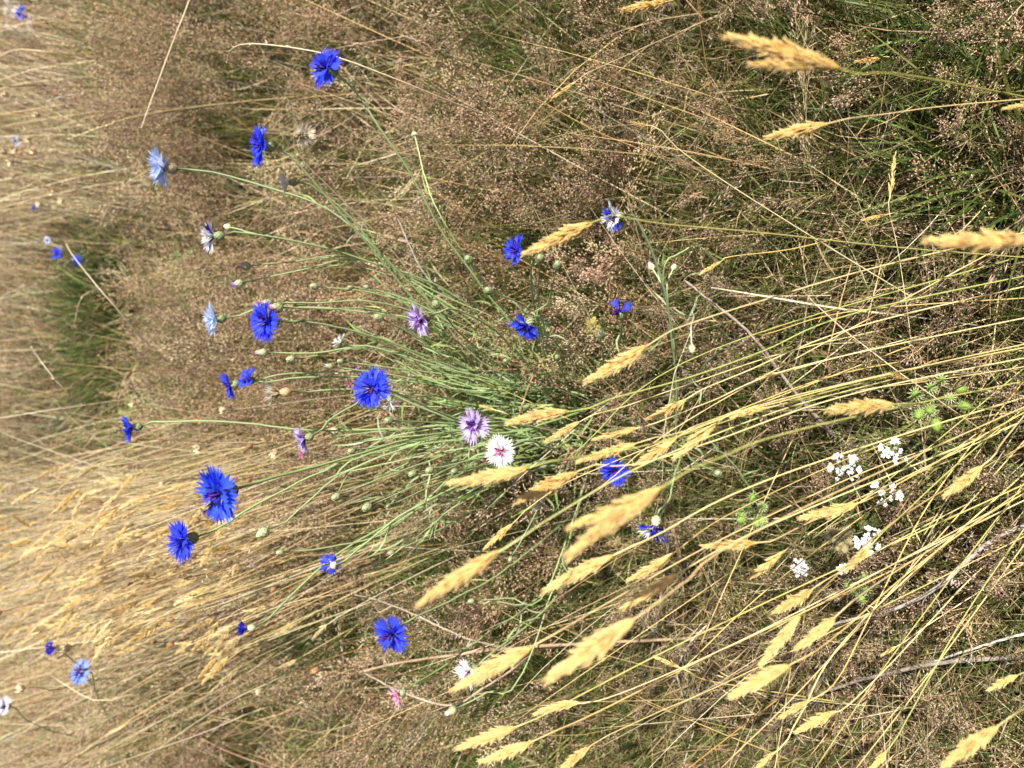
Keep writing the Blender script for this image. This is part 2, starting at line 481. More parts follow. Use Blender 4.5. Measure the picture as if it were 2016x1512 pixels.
def bent_grass():
    near = [panicle_variant(1.0 * hh, nn, False, de, sp) for hh, nn, de, sp in
            [(0.30, 8, 1.0, 1.0), (0.34, 9, 0.9, 1.15), (0.26, 7, 1.2, 0.85), (0.38, 9, 0.9, 1.2), (0.30, 8, 0.8, 0.7), (0.22, 7, 1.1, 0.9)]]
    far = [panicle_variant(hh, 7, True, de, sp) for hh, de, sp in [(0.36, 1.2, 1.2), (0.42, 1.2, 1.3), (0.32, 1.4, 1.0), (0.45, 1.0, 1.4)]]
    mb = MB()
    def place(vs, x, y, sc_, lean, az, c_sp, c_st, culm_w, branch_w, sw, sides, lightfrac=0.36):
        vk = rng.integers(0, len(vs), len(x))
        spin = rng.random(len(x)) * 6.283
        for vi, (h, bs, be, sb, st) in enumerate(vs):
            ids = np.where(vk == vi)[0]
            if not len(ids): continue
            n = len(ids)
            ca, sa = np.cos(az[ids]), np.sin(az[ids])
            root = np.stack([x[ids], y[ids], hgt(x[ids], y[ids])], 1)
            cl = lean[ids]
            def tf(p):
                """bend the upright variant over: horizontal drift grows with the square of height"""
                p = p[None] * sc_[ids][:, None, None]
                c, s = np.cos(spin[ids])[:, None], np.sin(spin[ids])[:, None]
                px_ = p[..., 0] * c - p[..., 1] * s; py_ = p[..., 0] * s + p[..., 1] * c
                H = h * sc_[ids][:, None]
                drift = H * (0.55 * (p[..., 2] / H) + 0.45 * (p[..., 2] / H) ** 2) * np.tan(cl)[:, None]
                zz = p[..., 2] * np.cos(cl * 0.9)[:, None]
                return np.stack([px_ + drift * ca[:, None], py_ + drift * sa[:, None], zz], -1) + root[:, None]
            zc = np.linspace(0, 1, 5)[:, None] * np.array([0, 0, h])
            side = np.stack([np.cos(spin[ids] * 3), np.sin(spin[ids] * 3), np.zeros(n)], 1)
            mb.ribbons(tf(zc), np.full(5, culm_w), side, c_st[ids])
            B, E = tf(bs), tf(be)
            m = B.shape[1]
            pth = np.stack([B, E], 2).reshape(n * m, 2, 3)
            mb.ribbons(pth, np.full(2, branch_w), unit(rng.normal(size=(n * m, 3))), np.repeat(c_st[ids] * 0.9, m, 0))
            S, T = tf(sb), tf(st)
            m = S.shape[1]
            cc = np.repeat(c_sp[ids], m, 0) * (1 + 0.22 * rng.normal(size=(n * m, 1)))
            light = rng.random(n * m) < lightfrac
            cc[light] = cc[light] * 0.4 + np.array((0.76, 0.58, 0.38)) * 0.62
            mb.lens(S.reshape(-1, 3), T.reshape(-1, 3), sw, np.clip(cc, 0.02, 0.85), sides)
    # mid distance: the brown haze around and behind the cornflowers
    n = 2500
    x, y = scatter(n, 0.62, 2.3, 0.95)
    tuft = vnoise(x, y, 4.5, 31)
    keep = rng.random(n) < np.clip(2.1 * tuft - 0.20, 0, 1)
    keep &= ~((x < -0.1) & (x > -0.9) & (y > 1.4) & (y < 2.2) & (rng.random(n) < 0.6))
    x, y = x[keep], y[keep]; n = len(x)
    hs = 0.72 + 0.5 * vnoise(x, y, 2.2, 33) + 0.15 * np.clip(y - 1, 0, 1)
    place(near, x, y, hs * rng.uniform(0.8, 1.15, n), np.abs(rng.normal(size=n)) * R(17), rng.random(n) * 6.283,
          pal(n, [(0.41, 0.275, 0.18), (0.34, 0.23, 0.13), PURPB, CREAM], [5, 2.5, 2.0, 1.5], 0.14), pal(n, [TAN, BROWN, OLIVE], [2, 3, 3]), 0.0010, 0.00042, 0.0020, 3)
    # near: sparse, darker, low panicles in the sward
    n = 380
    x, y = scatter(n, 0.0, 0.8)
    place(near, x, y, rng.uniform(0.35, 0.62, n), np.abs(rng.normal(size=n)) * R(30), rng.random(n) * 6.283,
          pal(n, [PURPB, PINKB, TAN], [5, 2, 1], 0.12), pal(n, [STRAW, TAN, OLIVE, BROWN], [2, 3, 2, 2]), 0.0008, 0.0004, 0.0018, 3, 0.34)
    # far
    n = 4300
    x, y = scatter(n, 2.0, 7.5, 1.35)
    tuft = vnoise(x, y, 1.5, 35)
    keep = rng.random(n) < np.clip(0.1 + 1.5 * tuft, 0, 1)
    low = (x > -0.30) & (x < 0.62) & (y > 1.9) & (y < 3.35)
    keep &= ~(low & ((y > 2.75) | (rng.random(n) < 0.4)))
    x, y, low = x[keep], y[keep], low[keep]; n = len(x)
    place(far, x, y, rng.uniform(0.7, 1.15, n) * np.where(low, 0.40, 1.0), np.abs(rng.normal(size=n)) * R(18), rng.random(n) * 6.283,
          pal(n, [(0.46, 0.32, 0.22), TAN, STRAW, CREAM], [3, 1, 3, 4], 0.12), pal(n, [STRAW, TAN, BROWN], [2, 3, 2]), 0.0018, 0.0008, 0.0028, 3)
    o = mb.build('bent_grass', M_SPIKE)
    setting(o, 'brown haze of fine bent grass panicles filling the meadow', 'grass', 'stuff')

# --- dry standing culms behind and in the golden stand
def straw():
    mb = MB()
    n = 9500
    x, y = scatter(n, 2.2, 7.5, 1.2)
    keep = ~((x > -0.30) & (x < 0.62) & (y > 1.9) & (y < 3.5)) & (rng.random(n) < 0.25 + 1.0 * vnoise(x, y, 1.2, 41))
    x, y = x[keep], y[keep]; n = len(x)
    blades(mb, x, y, rng.uniform(0.25, 0.80, n), rng.uniform(0.0018, 0.0038, n), np.abs(rng.normal(size=n)) * R(14), rng.uniform(0, R(40), n), rng.random(n) * 6.283,
           pal(n, [STRAW, (0.72, 0.62, 0.44), TAN, OLIVE], [3, 6, 1.5, 1.5]), K=5)
    # the golden stand at lower left of the picture, its culms leaning to the left of the field
    n = 2200
    y = rng.uniform(1.42, 2.8, n); x = rng.normal(-0.33, 0.105, n) * (0.50 + 0.36 * y)
    blades(mb, x, y, rng.uniform(0.28, 0.60, n), rng.uniform(0.0011, 0.0020, n), np.abs(rng.normal(R(5), R(9), n)), rng.uniform(0, R(26), n), rng.normal(R(185), R(75), n),
           pal(n, [STRAW, (0.74, 0.63, 0.42), TAN, (0.62, 0.47, 0.22), BROWN], [3, 5, 1.5, 2, 2]), K=5)
    # thin stray culms through the middle of the meadow
    n = 2000
    x, y = scatter(n, 0.4, 2.6)
    blades(mb, x, y, rng.uniform(0.2, 0.5, n), rng.uniform(0.0008, 0.0016, n), np.abs(rng.normal(size=n)) * R(28), rng.uniform(0, R(35), n), rng.random(n) * 6.283,
           pal(n, [(0.62, 0.46, 0.20), PALE, TAN, ORANGE, OLIVE], [4, 3, 2, 1, 2]), K=5)
    o = mb.build('straw_culms', M_DRY)
    setting(o, 'pale dry grass culms standing thickly in the back meadow', 'dry grass', 'stuff')

sward(); moss(); thatch(); bent_grass(); straw()

# ---------------------------------------------------------------- grass tussocks
def tussock(name, label, centre, n, rad, length, width, cols, wts, group=None, lean=22, cat='grass tuft'):
    t = thing(name, label, cat, (centre[0], centre[1], float(hgt(centre[0], centre[1]))), group)
    mb = MB()
    a = rng.random(n) * 6.283; rr = np.sqrt(rng.random(n)) * rad
    x = centre[0] + rr * np.cos(a); y = centre[1] + rr * np.sin(a)
    blades(mb, x, y, rng.uniform(*length, n), rng.uniform(*width, n), R(4) + np.abs(rng.normal(size=n)) * R(lean), rng.uniform(R(5), R(65), n), a + rng.normal(size=n) * 0.7,
           pal(n, cols, wts), K=6)
    me = mb.mesh('blades', M_BLADE)
    o = put('blades', me, t)
    o.matrix_local = Matrix.Translation([-v for v in t.location])
    o['kind'] = 'stuff'
    return t

def gp(px, py, z=0.0):
    q = PZ(px, py, z); return q[0], q[1]

tussock('grass_tussock', 'dark green grass tussock behind the meadow, above the bare soil edge', gp(200, 575, 0.05), 800, 0.18, (0.12, 0.30), (0.003, 0.006), [GREEN, DKGREEN, OLIVE, TAN], [2, 5, 2, 1.5], lean=34)
tussock('grass_tussock', 'olive green grass tussock far back, left of the wilting brown pods', gp(195, 705, 0.05), 1200, 0.27, (0.12, 0.34), (0.003, 0.006), [GREEN, OLIVE, DKGREEN, TAN], [2, 2, 5, 1.5], lean=34)
tussock('grass_tussock', 'yellow green grass tuft at the far top left corner area', gp(330, 70, 0.0), 420, 0.20, (0.14, 0.34), (0.003, 0.0055), [OLIVE, LIME, STRAW], [3, 2, 1])
tussock('grass_tussock', 'yellow green grass tuft far back below the thin top left straw', gp(270, 150, 0.0), 300, 0.18, (0.12, 0.30), (0.003, 0.0055), [OLIVE, LIME, STRAW], [2, 3, 1])
tussock('grass_tussock', 'lush green grass tuft at the right edge, uppermost', gp(1960, 50), 190, 0.09, (0.07, 0.19), (0.0020, 0.0042), [LIME, GREEN, OLIVE, DKGREEN], [1.5, 3, 2, 2], lean=30)
tussock('grass_tussock', 'lush green grass tuft at the right edge under the vernal grass stems', gp(2000, 330), 190, 0.08, (0.07, 0.19), (0.0022, 0.0045), [LIME, GREEN, OLIVE, DKGREEN], [1.5, 3, 2, 2], lean=30)
tussock('grass_tussock', 'deep green grass tuft in shade along the bottom stems', gp(700, 1130, 0.0), 900, 0.17, (0.16, 0.34), (0.0014, 0.0028), [GREEN, LIME, DKGREEN], [4, 2, 3])
tussock('grass_tussock', 'olive grass tussock at the foot of the cornflowers', gp(1000, 1150, 0.0), 600, 0.15, (0.12, 0.26), (0.0014, 0.0026), [GREEN, OLIVE, DKGREEN], [4, 2, 3])
tussock('grass_tussock', 'green streaked grass tuft behind the far pale blue flower', gp(420, 1330, 0.0), 420, 0.15, (0.2, 0.42), (0.0018, 0.0034), [OLIVE, LIME, STRAW], [3, 2, 2], lean=12)

# ---------------------------------------------------------------- cornflowers
def floret_mesh(kind, seed, L=0.0215):
    """one ray floret along +X: a thin tube that flares into a fan of pointed teeth, open towards +Z"""
    g = np.random.default_rng(seed)
    nl = [6, 7, 5, 6][seed % 4]
    cols = 2 * nl + 1
    s = np.array([0.0, 0.24, 0.40, 0.55, 0.70])
    rad = np.array([0.0006, 0.0010, 0.0025, 0.0049, 0.0073])
    span = np.radians([160, 150, 118, 92, 80])
    rise = np.array([0.0, 0.0004, 0.0008, 0.0006, -0.0002])
    V = []
    for k in range(5):
        for c in range(cols):
            ph = (c / (cols - 1) * 2 - 1) * span[k]
            notch = 0.03 * L * (1 if c % 2 else -1) * (k == 4) + (k == 4) * L * 0.04 * math.cos(ph)
            V.append((s[k] * L + notch, rad[k] * math.sin(ph), rad[k] * 0.62 * (1 - math.cos(ph)) + rise[k]))
    q = [(k * cols + c, k * cols + c + 1, (k + 1) * cols + c + 1, (k + 1) * cols + c) for k in range(4) for c in range(cols - 1)]
    t = []
    for i in range(nl):
        c = 2 * i + 1
        ph = (c / (cols - 1) * 2 - 1) * span[4] * 1.12
        Rr = 0.0088
        ln = L * g.uniform(0.92, 1.08) * (0.90 + 0.14 * math.cos(ph))
        V.append((ln, Rr * math.sin(ph), Rr * 0.52 * (1 - math.cos(ph)) - 0.0008 + g.normal() * 0.0005))
        m = len(V) - 1
        a0 = 4 * cols + 2 * i
        t += [(a0, a0 + 1, m), (a0 + 1, a0 + 2, m)]
    V = np.array(V) + g.normal(size=(len(V), 3)) * 0.00012
    mb = MB(); mb.add(V, quads=q, tris=t)
    return mb.mesh('floret', PETAL[kind])
FLORET = {}
def floret(kind, i):
    k = (kind, i % 4)
    if k not in FLORET: FLORET[k] = floret_mesh(kind, i % 4)
    return FLORET[k]

def involucre_mb(h=0.0135, r=0.0052, cup=0.55, tone=0, closed=False):
    mb = MB()
    G = {0: ((0.22, 0.27, 0.13), (0.32, 0.38, 0.20)), 1: ((0.20, 0.15, 0.10), (0.30, 0.25, 0.16)), 2: ((0.36, 0.42, 0.22), (0.50, 0.53, 0.33)), 3: ((0.42, 0.28, 0.13), (0.56, 0.40, 0.20))}[tone]
    pr = [(0.0012, 0), (r * 0.72, h * 0.12), (r, h * 0.36), (r * 0.93, h * 0.62), (r * cup, h * 0.97)] + ([(0.0004, h * 1.16)] if closed else [(r * cup * 0.6, h * 0.99), (0.0003, h * 0.95)])
    mb.revolve(pr, 10, G[0])
    # overlapping bracts with fringed brown edge
    for row in range(5):
        z = h * (0.06 + 0.17 * row); n = 8
        for k in range(n):
            a = (k + 0.5 * (row % 2)) * 6.283 / n
            rr = np.interp(z, [p[1] for p in pr[:5]], [p[0] for p in pr[:5]]) + 0.0002
            r2 = np.interp(min(z + h * 0.26, h), [p[1] for p in pr[:5]], [p[0] for p in pr[:5]]) + 0.0013
            rm = np.interp(min(z + h * 0.15, h), [p[1] for p in pr[:5]], [p[0] for p in pr[:5]]) + 0.0010
            wv = 0.40
            def pt(aa, q, zz): return (q * math.cos(aa), q * math.sin(aa), zz)
            v = [pt(a - wv, rr, z), pt(a + wv, rr, z), pt(a - wv * 0.8, rm, z + h * 0.15), pt(a + wv * 0.8, rm, z + h * 0.15), pt(a, r2, min(z + h * 0.28, h * 1.02))]
            ed = (0.10, 0.055, 0.035) if tone in (0, 1) else (0.30, 0.21, 0.12)
            if tone == 3: ed = (0.6, 0.45, 0.25)
            mb.add(v, quads=[(0, 1, 3, 2)], tris=[(2, 3, 4)], col=np.array([G[1], G[1], G[1], G[1], ed]))
    return mb
INV = {}
def involucre(name, tone, closed):
    k = (name, tone, closed)
    if k not in INV: INV[k] = involucre_mb(tone=tone, closed=closed).mesh(name, M_INVOL)
    return INV[k]

def disc_mesh(kind):
    """inner florets: dark curved anther tubes standing in the middle"""
    mb = MB(); g = np.random.default_rng({'purple': 1, 'pink': 2, 'pale': 3, 'dry': 4}[kind])
    A, B = {'purple': ((0.018, 0.006, 0.07), (0.16, 0.04, 0.36)), 'pink': ((0.62, 0.10, 0.34), (0.85, 0.45, 0.62)),
            'pale': ((0.05, 0.012, 0.12), (0.34, 0.08, 0.50)), 'dry': ((0.30, 0.20, 0.10), (0.55, 0.42, 0.24))}[kind]
    for k in range(26):
        a = g.random() * 6.283; tl = R(g.uniform(4, 46)); l = g.uniform(0.007, 0.0150)
        s = np.linspace(0, 1, 5)
        tt = tl + s * R(g.uniform(5, 35))
        rr = np.cumsum(np.sin(tt)) * l / 5; zz = np.cumsum(np.cos(tt)) * l / 5
        b0 = g.uniform(0, 0.0024)
        p = np.stack([(b0 + rr) * math.cos(a), (b0 + rr) * math.sin(a), zz - 0.001], 1)
        c = np.array(A) if k % 3 else np.array(B)
        mb.tube(p, np.array([0.00045, 0.0006, 0.00075, 0.0007, 0.0003]), 4, c)
    return mb.mesh('disc_florets', M_DISC)
DISC = {k: disc_mesh(k) for k in ('purple', 'pink', 'pale', 'dry')}

def leaf_mesh(L, wd, curl, seed, col):
    """narrow lance leaf along +X with a folded keel, curving up or down"""
    g = np.random.default_rng(seed)
    K = 9; s = np.linspace(0, 1, K)
    th = curl * s + 0.38 * np.sin(s * 6.283 * g.uniform(0.4, 1.0) + g.random() * 6)
    x = np.cumsum(np.cos(th)) * L / K; z = np.cumsum(np.sin(th)) * L / K
    x -= x[0]; z -= z[0]
    wv = wd * np.interp(s, [0, 0.15, 0.5, 0.85, 1], [0.45, 0.75, 1, 0.55, 0.04])
    yo = 0.06 * L * np.sin(s * 3.1) * g.normal()
    mid = np.stack([x, yo, z], 1)
    up = np.stack([-np.sin(th), 0 * th, np.cos(th)], 1)
    lft = mid + np.array([0, 1, 0]) * wv[:, None] / 2 + up * wv[:, None] * 0.18
    rgt = mid - np.array([0, 1, 0]) * wv[:, None] / 2 + up * wv[:, None] * 0.18
    v = np.stack([lft, mid, rgt], 1).reshape(-1, 3)
    i = np.arange(K * 3).reshape(K, 3)
    q = np.concatenate([np.stack([i[:-1, 0], i[:-1, 1], i[1:, 1], i[1:, 0]], -1), np.stack([i[:-1, 1], i[:-1, 2], i[1:, 2], i[1:, 1]], -1)])
    mb = MB()
    cc = np.repeat(np.asarray(col)[None], K * 3, 0) * np.repeat(1 + 0.08 * np.sin(s * 5), 3)[:, None]
    mb.add(v, quads=q, col=cc)
    return mb.mesh('leaf', M_LEAF)
LEAFC = [(0.22, 0.31, 0.11), (0.26, 0.36, 0.15), (0.17, 0.26, 0.07), (0.35, 0.43, 0.25), (0.30, 0.35, 0.11)]
LEAVES = [leaf_mesh([0.05, 0.07, 0.09, 0.06, 0.08, 0.045, 0.10][i % 7], [0.0036, 0.0044, 0.0052, 0.0038, 0.0032][i % 5], [0.2, -0.3, 0.5, -0.6, 0.0, 0.8, -0.15][i % 7], i, LEAFC[i % 5]) for i in range(20)]

def add_leaves(parent, path, n, t0=0.05, t1=0.85, scale=1.0):
    base = np.array(parent.location)
    for k in range(n):
        t = t0 + (t1 - t0) * (k + rng.random() * 0.8) / n
        i = min(int(t * (len(path) - 1)), len(path) - 2)
        p = path[i] + (path[i + 1] - path[i]) * (t * (len(path) - 1) - i)
        tg = unit(path[i + 1] - path[i])
        sd_ = unit(np.cross(tg, rng.normal(size=3)))
        div = R(rng.uniform(14, 62))
        d = tg * math.cos(div) + sd_ * math.sin(div)
        up = unit(np.cross(np.cross(d, tg), d))
        Rm = np.stack([d, np.cross(up, d), up], 1)
        put('leaf', LEAVES[rng.integers(len(LEAVES))], parent, mw=mat4(Rm, p - base, scale * rng.uniform(0.65, 1.15) * (1.15 - 0.6 * t)))

def stem_part(parent, path, r0=0.0019, r1=0.0012, name='stem', c0=(0.30, 0.41, 0.16), c1=(0.44, 0.56, 0.30), sides=7):
    base = np.array(parent.location)
    K = len(path); s = np.linspace(0, 1, K)[:, None]
    mb = MB()
    r0, r1 = r0 * 0.84, r1 * 0.84
    tone_ = rng.uniform(0.72, 1.02); c0 = np.array(c0) * tone_; c1 = np.array(c1) * tone_ * np.array([1.0, 1.0, 0.88])
    wob = np.cumsum(rng.normal(size=(K, 3)) * 0.00065, 0) * np.sin(s * math.pi)
    cols = np.array(c0) * (1 - s) + np.array(c1) * s
    mb.tube(path + wob - base, np.linspace(r0, r1, K), sides, cols)
    return mb.build(name, M_STEM, parent)

def flower_head(parent, pos, axis, kind, scale=1.0, n=10, tilt=(12, 38), inner=5, disc='purple', tone=0, gap=None, name='flower_head', droop=0.0):
    """involucre with florets and disc florets as its pieces; pos is the middle of the bloom"""
    base = np.array(parent.location)
    Rm = frame_from(axis, rng.random() * 6.283)
    org = pos - axis * 0.017 * scale
    hd = put(name, involucre('involucre', tone, False), parent, mw=mat4(Rm, org - base, scale))
    k = 0
    kinds = kind if isinstance(kind, (list, tuple)) else [kind]
    for ring, (m, tl, sc_) in enumerate(((n, tilt[0], 1.0), (inner, tilt[1], 0.80))):
        for j in range(m):
            a = (j + 0.5 * ring) * 6.283 / max(m, 1) + rng.normal() * 0.10
            if gap and gap[0] < (a % 6.283) < gap[1]: continue
            el = R(tl + rng.normal() * 9 - droop)
            dx = np.array([math.cos(a) * math.cos(el), math.sin(a) * math.cos(el), math.sin(el)])
            tn = np.array([-math.sin(a), math.cos(a), 0]); up = np.cross(dx, tn)
            tw = rng.normal() * 0.35
            t2 = tn * math.cos(tw) + up * math.sin(tw); up2 = np.cross(dx, t2)
            o = put('floret', floret(kinds[k % len(kinds)], int(rng.integers(4))), hd,
                    mw=mat4(np.stack([dx, t2, up2], 1), np.array([0, 0, 0.0128]) + 0.0012 * np.array([math.cos(a), math.sin(a), 0]), sc_ * rng.uniform(0.88, 1.1)))
            k += 1
    if disc:
        put('disc_florets', DISC[disc], hd, mw=mat4(np.eye(3), (0, 0, 0.0125)))
    return hd, org

def bud(parent, pos, axis, scale, tip=None, tone=2):
    base = np.array(parent.location)
    Rm = frame_from(axis, rng.random() * 6.283)
    b = put('bud', involucre('bud', tone, True), parent, mw=mat4(Rm, pos - base, scale * 1.15))
    if tip:
        mb = MB()
        for k in range(7):
            a = k * 0.9; q = np.array([math.cos(a), math.sin(a), 0])
            p = np.array([q * 0.0014 + (0, 0, 0.0125), q * 0.0022 + (0, 0, 0.0155), q * 0.0014 + (0, 0, 0.0185)])
            mb.tube(p, np.array([0.0009, 0.0011, 0.0003]), 4, {'pink': (0.75, 0.36, 0.52), 'purple': (0.30, 0.22, 0.72), 'white': (0.8, 0.74, 0.74), 'blue': (0.05, 0.05, 0.6)}[tip])
        put('petal_tip', mb.mesh('petal_tip', M_DISC), b, mw=Matrix.Identity(4))
    return b

BASE_PX = (1150, 825)
def plant_root(px, py, spread=1.0):
    """roots gather where the stems of the cornflower clump meet the ground"""
    bx = BASE_PX[0] + rng.normal() * 45 * spread; by = BASE_PX[1] + (py - BASE_PX[1]) * 0.16 + rng.normal() * 28 * spread
    q = PZ(bx, by, 0.0); q[2] = float(hgt(q[0], q[1])) - 0.004
    return q

def px_path(root, mids, end, d_end):
    """stem from the ground point through picture points, depth running evenly from root to head"""
    rd = np.dot(root - C_, f_)
    rpx = np.array([1008 - np.dot(root - C_, u_) / rd * FPX, 756 - np.dot(root - C_, r_) / rd * FPX])
    allp = [rpx] + [np.array(m, float) for m in mids] + [np.array(end, float)]
    # distances in the picture, then depth with perspective-correct spacing
    ln = np.concatenate([[0], np.cumsum([np.linalg.norm(allp[i + 1] - allp[i]) for i in range(len(allp) - 1)])]); ln /= ln[-1]
    return [root] + [P(m[0], m[1], 1 / ((1 - t) / rd + t / d_end)) for m, t in zip(allp[1:-1], ln[1:-1])]

def cornflower(label, px, py, z, axis, kind, mids=(), root=None, leaves=7, scale=1.0, n=10, inner=5, tilt=(12, 38), disc='purple', tone=0,
               side=(), gap=None, r=(0.0020, 0.0014), name='cornflower', droop=0.0, c1=(0.42, 0.54, 0.29), leafscale=1.0, neck=0.03, cat='cornflower', group='cornflowers growing in the meadow'):
    ax = img_dir(*axis)
    d = depth_at(px, z)
    pos = P(px, py, d)
    rt = plant_root(px, py) if root is None else np.array([*PZ(*root)[:2], 0.0])
    rt[2] = float(hgt(rt[0], rt[1])) - 0.004
    t = thing(name, label, cat, rt, group)
    hd, org = flower_head(t, pos, ax, kind, scale, n, tilt, inner, disc, tone, gap, droop=droop)
    pp_ = px_path(rt, mids, (px, py), d)
    pts = pp_ + [org - unit(ax * 0.55 + unit(org - pp_[-1])) * neck * scale, org + ax * 0.001]
    path = smooth_path(pts, 34)
    stem_part(t, path, *r, c1=c1)
    add_leaves(t, path, leaves, scale=leafscale)
    for s in side:
        side_shoot(t, path, *s)
    return t

def side_shoot(t, path, at, bx, by, what, dz=0.0, scale=0.8):
    """a branch leaving the stem at fraction `at` and ending in a bud or a spent head"""
    i = int(at * (len(path) - 1)); p0 = path[i]
    d0 = np.dot(p0 - C_, f_)
    e = P(bx, by, d0 + dz)
    tg = unit(path[min(i + 1, len(path) - 1)] - path[i])
    mid = p0 + tg * np.linalg.norm(e - p0) * 0.40 + (e - p0) * 0.22
    pp = smooth_path([p0, mid, e], 14)
    stem_part(t, pp, 0.0013, 0.0010, name='branch')
    ax = unit(pp[-1] - pp[-2])
    if what.startswith('bud'):
        bud(t, e - ax * 0.001, ax, scale, tip=what[4:] or None)
    add_leaves(t, pp, 2, 0.1, 0.6, 0.6)

def budding(label, px, py, z, mids=(), root=None, scale=0.8, tip=None, leaves=6, axis=None, tone=2, c1=(0.36, 0.46, 0.25), leafscale=1.0, side=()):
    d = depth_at(px, z); pos = P(px, py, d)
    rt = plant_root(px, py) if root is None else np.array([*PZ(*root)[:2], 0.0])
    rt[2] = float(hgt(rt[0], rt[1])) - 0.004
    t = thing('cornflower_bud_stalk', label, 'cornflower bud', rt, 'cornflower stalks still in bud')
    pts = px_path(rt, mids, (px, py), d)
    if axis is None:
        path = smooth_path(pts + [pos], 30); ax = unit(path[-1] - path[-3])
    else:
        ax = img_dir(*axis); path = smooth_path(pts + [pos - ax * 0.02, pos], 30)
    stem_part(t, path, 0.0017, 0.0011, c1=c1)
    bud(t, pos - ax * 0.001, ax, scale, tip, tone)
    add_leaves(t, path, leaves, scale=leafscale)
    for s in side: side_shoot(t, path, *s)
    return t

# -- blooms, from the left of the picture to the right
cornflower('small deep blue cornflower tipping the long straight pale stem, leftmost of the clump', 255, 843, 0.69, (-0.75, 0.15, 0.35), 'deep_blue',
           [(700, 850), (500, 836), (400, 830), (300, 832)], n=8, inner=3, scale=0.85, tilt=(25, 55), leaves=5, neck=0.02, side=[(0.62, 664, 850, 'bud'),])
cornflower('pale sky blue cornflower in side view with dark neck, near the upper left', 318, 330, 0.66, (-0.90, -0.02, 0.10), 'light_blue',
           [(830, 570), (720, 470), (640, 410), (540, 375), (440, 345)], n=14, inner=9, scale=1.12, tilt=(24, 56), tone=1, leaves=6, disc='pale', c1=(0.34, 0.46, 0.26), neck=0.02)
cornflower('large royal blue cornflower with purple centre, the biggest bloom of all', 425, 975, 0.735, (-0.62, 0.18, 0.72), 'royal_blue',
           [(850, 860), (680, 905), (560, 935)], n=13, inner=5, scale=1.16, tilt=(8, 34), leaves=6, c1=(0.32, 0.44, 0.20))
cornflower('deep blue cornflower just below the biggest bloom, with dark purple middle', 357, 1065, 0.69, (-0.62, 0.10, 0.66), 'deep_blue',
           [(860, 865), (670, 920), (560, 970), (470, 1015)], n=11, inner=5, scale=1.08, tilt=(12, 36), leaves=5, c1=(0.34, 0.46, 0.22))
cornflower('bleached white cornflower with blue wisps on the long upper stem', 415, 465, 0.62, (-0.92, 0.10, 0.25), ['white', 'white', 'white', 'white', 'dark_blue'],
           [(900, 590), (700, 510), (620, 485), (520, 465), (460, 457)], n=10, inner=4, scale=0.92, tilt=(24, 58), leaves=6, neck=0.015, side=[(0.90, 452, 448, 'bud_pink', 0, 0.6)])
cornflower('small light blue cornflower left of the deep blue one on the middle rows', 418, 628, 0.60, (-0.85, 0.10, 0.42), 'light_blue',
           [(900, 640), (700, 605), (560, 600), (500, 606)], n=11, inner=6, scale=0.98, tilt=(18, 48), leaves=6, disc=None, neck=0.02)
cornflower('deep blue cornflower behind two pink tipped buds, centre left', 520, 632, 0.60, (-0.66, 0.02, 0.70), 'deep_blue',
           [(950, 740), (760, 670), (650, 640), (580, 632)], n=11, inner=6, scale=1.12, tilt=(12, 40), leaves=7)
cornflower('compact dark blue cornflower left of its green base, lower of a close pair', 450, 761, 0.60, (-0.80, 0.35, 0.25), 'deep_blue',
           [(960, 780), (760, 742), (600, 740), (520, 752)], n=7, inner=2, scale=0.78, tilt=(20, 50), leaves=6, disc='purple', neck=0.02)
cornflower('compact dark blue cornflower right and above its twin in the close pair', 487, 745, 0.595, (-0.35, -0.30, 0.65), 'deep_blue',
           [(960, 775), (760, 736), (600, 734), (530, 742)], n=7, inner=3, scale=0.66, tilt=(20, 50), leaves=5, disc='purple', neck=0.015)
cornflower('deep blue cornflower facing the viewer, in the middle of the green stems', 730, 765, 0.58, (-0.30, 0.02, 0.93), 'deep_blue',
           [(1040, 860), (905, 825), (820, 790)], n=12, inner=6, scale=0.92, tilt=(12, 40), leaves=6)
cornflower('isolated deep blue cornflower at the end of the uppermost long stem', 638, 132, 0.58, (-0.60, -0.10, 0.72), 'deep_blue',
           [(1060, 740), (1015, 645), (960, 570), (890, 470), (820, 345), (745, 240)], n=10, inner=4, scale=1.02, tilt=(10, 36), leaves=6,
           side=[(0.565, 817, 270, 'bud', 0, 0.62)], leafscale=0.8, c1=(0.38, 0.50, 0.26))
cornflower('deep blue cornflower in narrow side view beside a dry brown head, upper left', 510, 287, 0.60, (-0.80, 0.05, 0.46), 'deep_blue',
           [(1000, 760), (900, 690), (850, 630), (760, 520), (650, 395)], n=12, inner=7, scale=1.06, tilt=(16, 48), leaves=6, c1=(0.36, 0.48, 0.26), neck=0.02)
cornflower('small faded white cornflower hanging beside the second upper stem', 565, 360, 0.55, (-0.85, 0.15, 0.30), ['white', 'cream'],
           [(1000, 740), (800, 560), (690, 430), (620, 372)], n=8, inner=3, scale=0.72, tilt=(35, 65), disc=None, leaves=3, neck=0.02)
cornflower('dry straw coloured cornflower head on a thin hooked brown stalk', 594, 265, 0.55, (0.75, 0.10, 0.45), 'cream',
           [(980, 730), (760, 480), (650, 370), (600, 320), (575, 285)], n=9, inner=5, scale=0.80, tilt=(35, 65), disc='dry', tone=3, leaves=2, r=(0.0012, 0.0007), c1=(0.36, 0.30, 0.24), neck=0.012)
cornflower('withered cream cornflower with a golden brown base, left of centre', 545, 774, 0.56, (-0.90, 0.10, 0.30), 'cream',
           [(960, 800), (780, 770), (672, 766), (600, 773)], n=6, inner=3, scale=1.0, tilt=(55, 72), disc='dry', tone=3, leaves=5, neck=0.02)
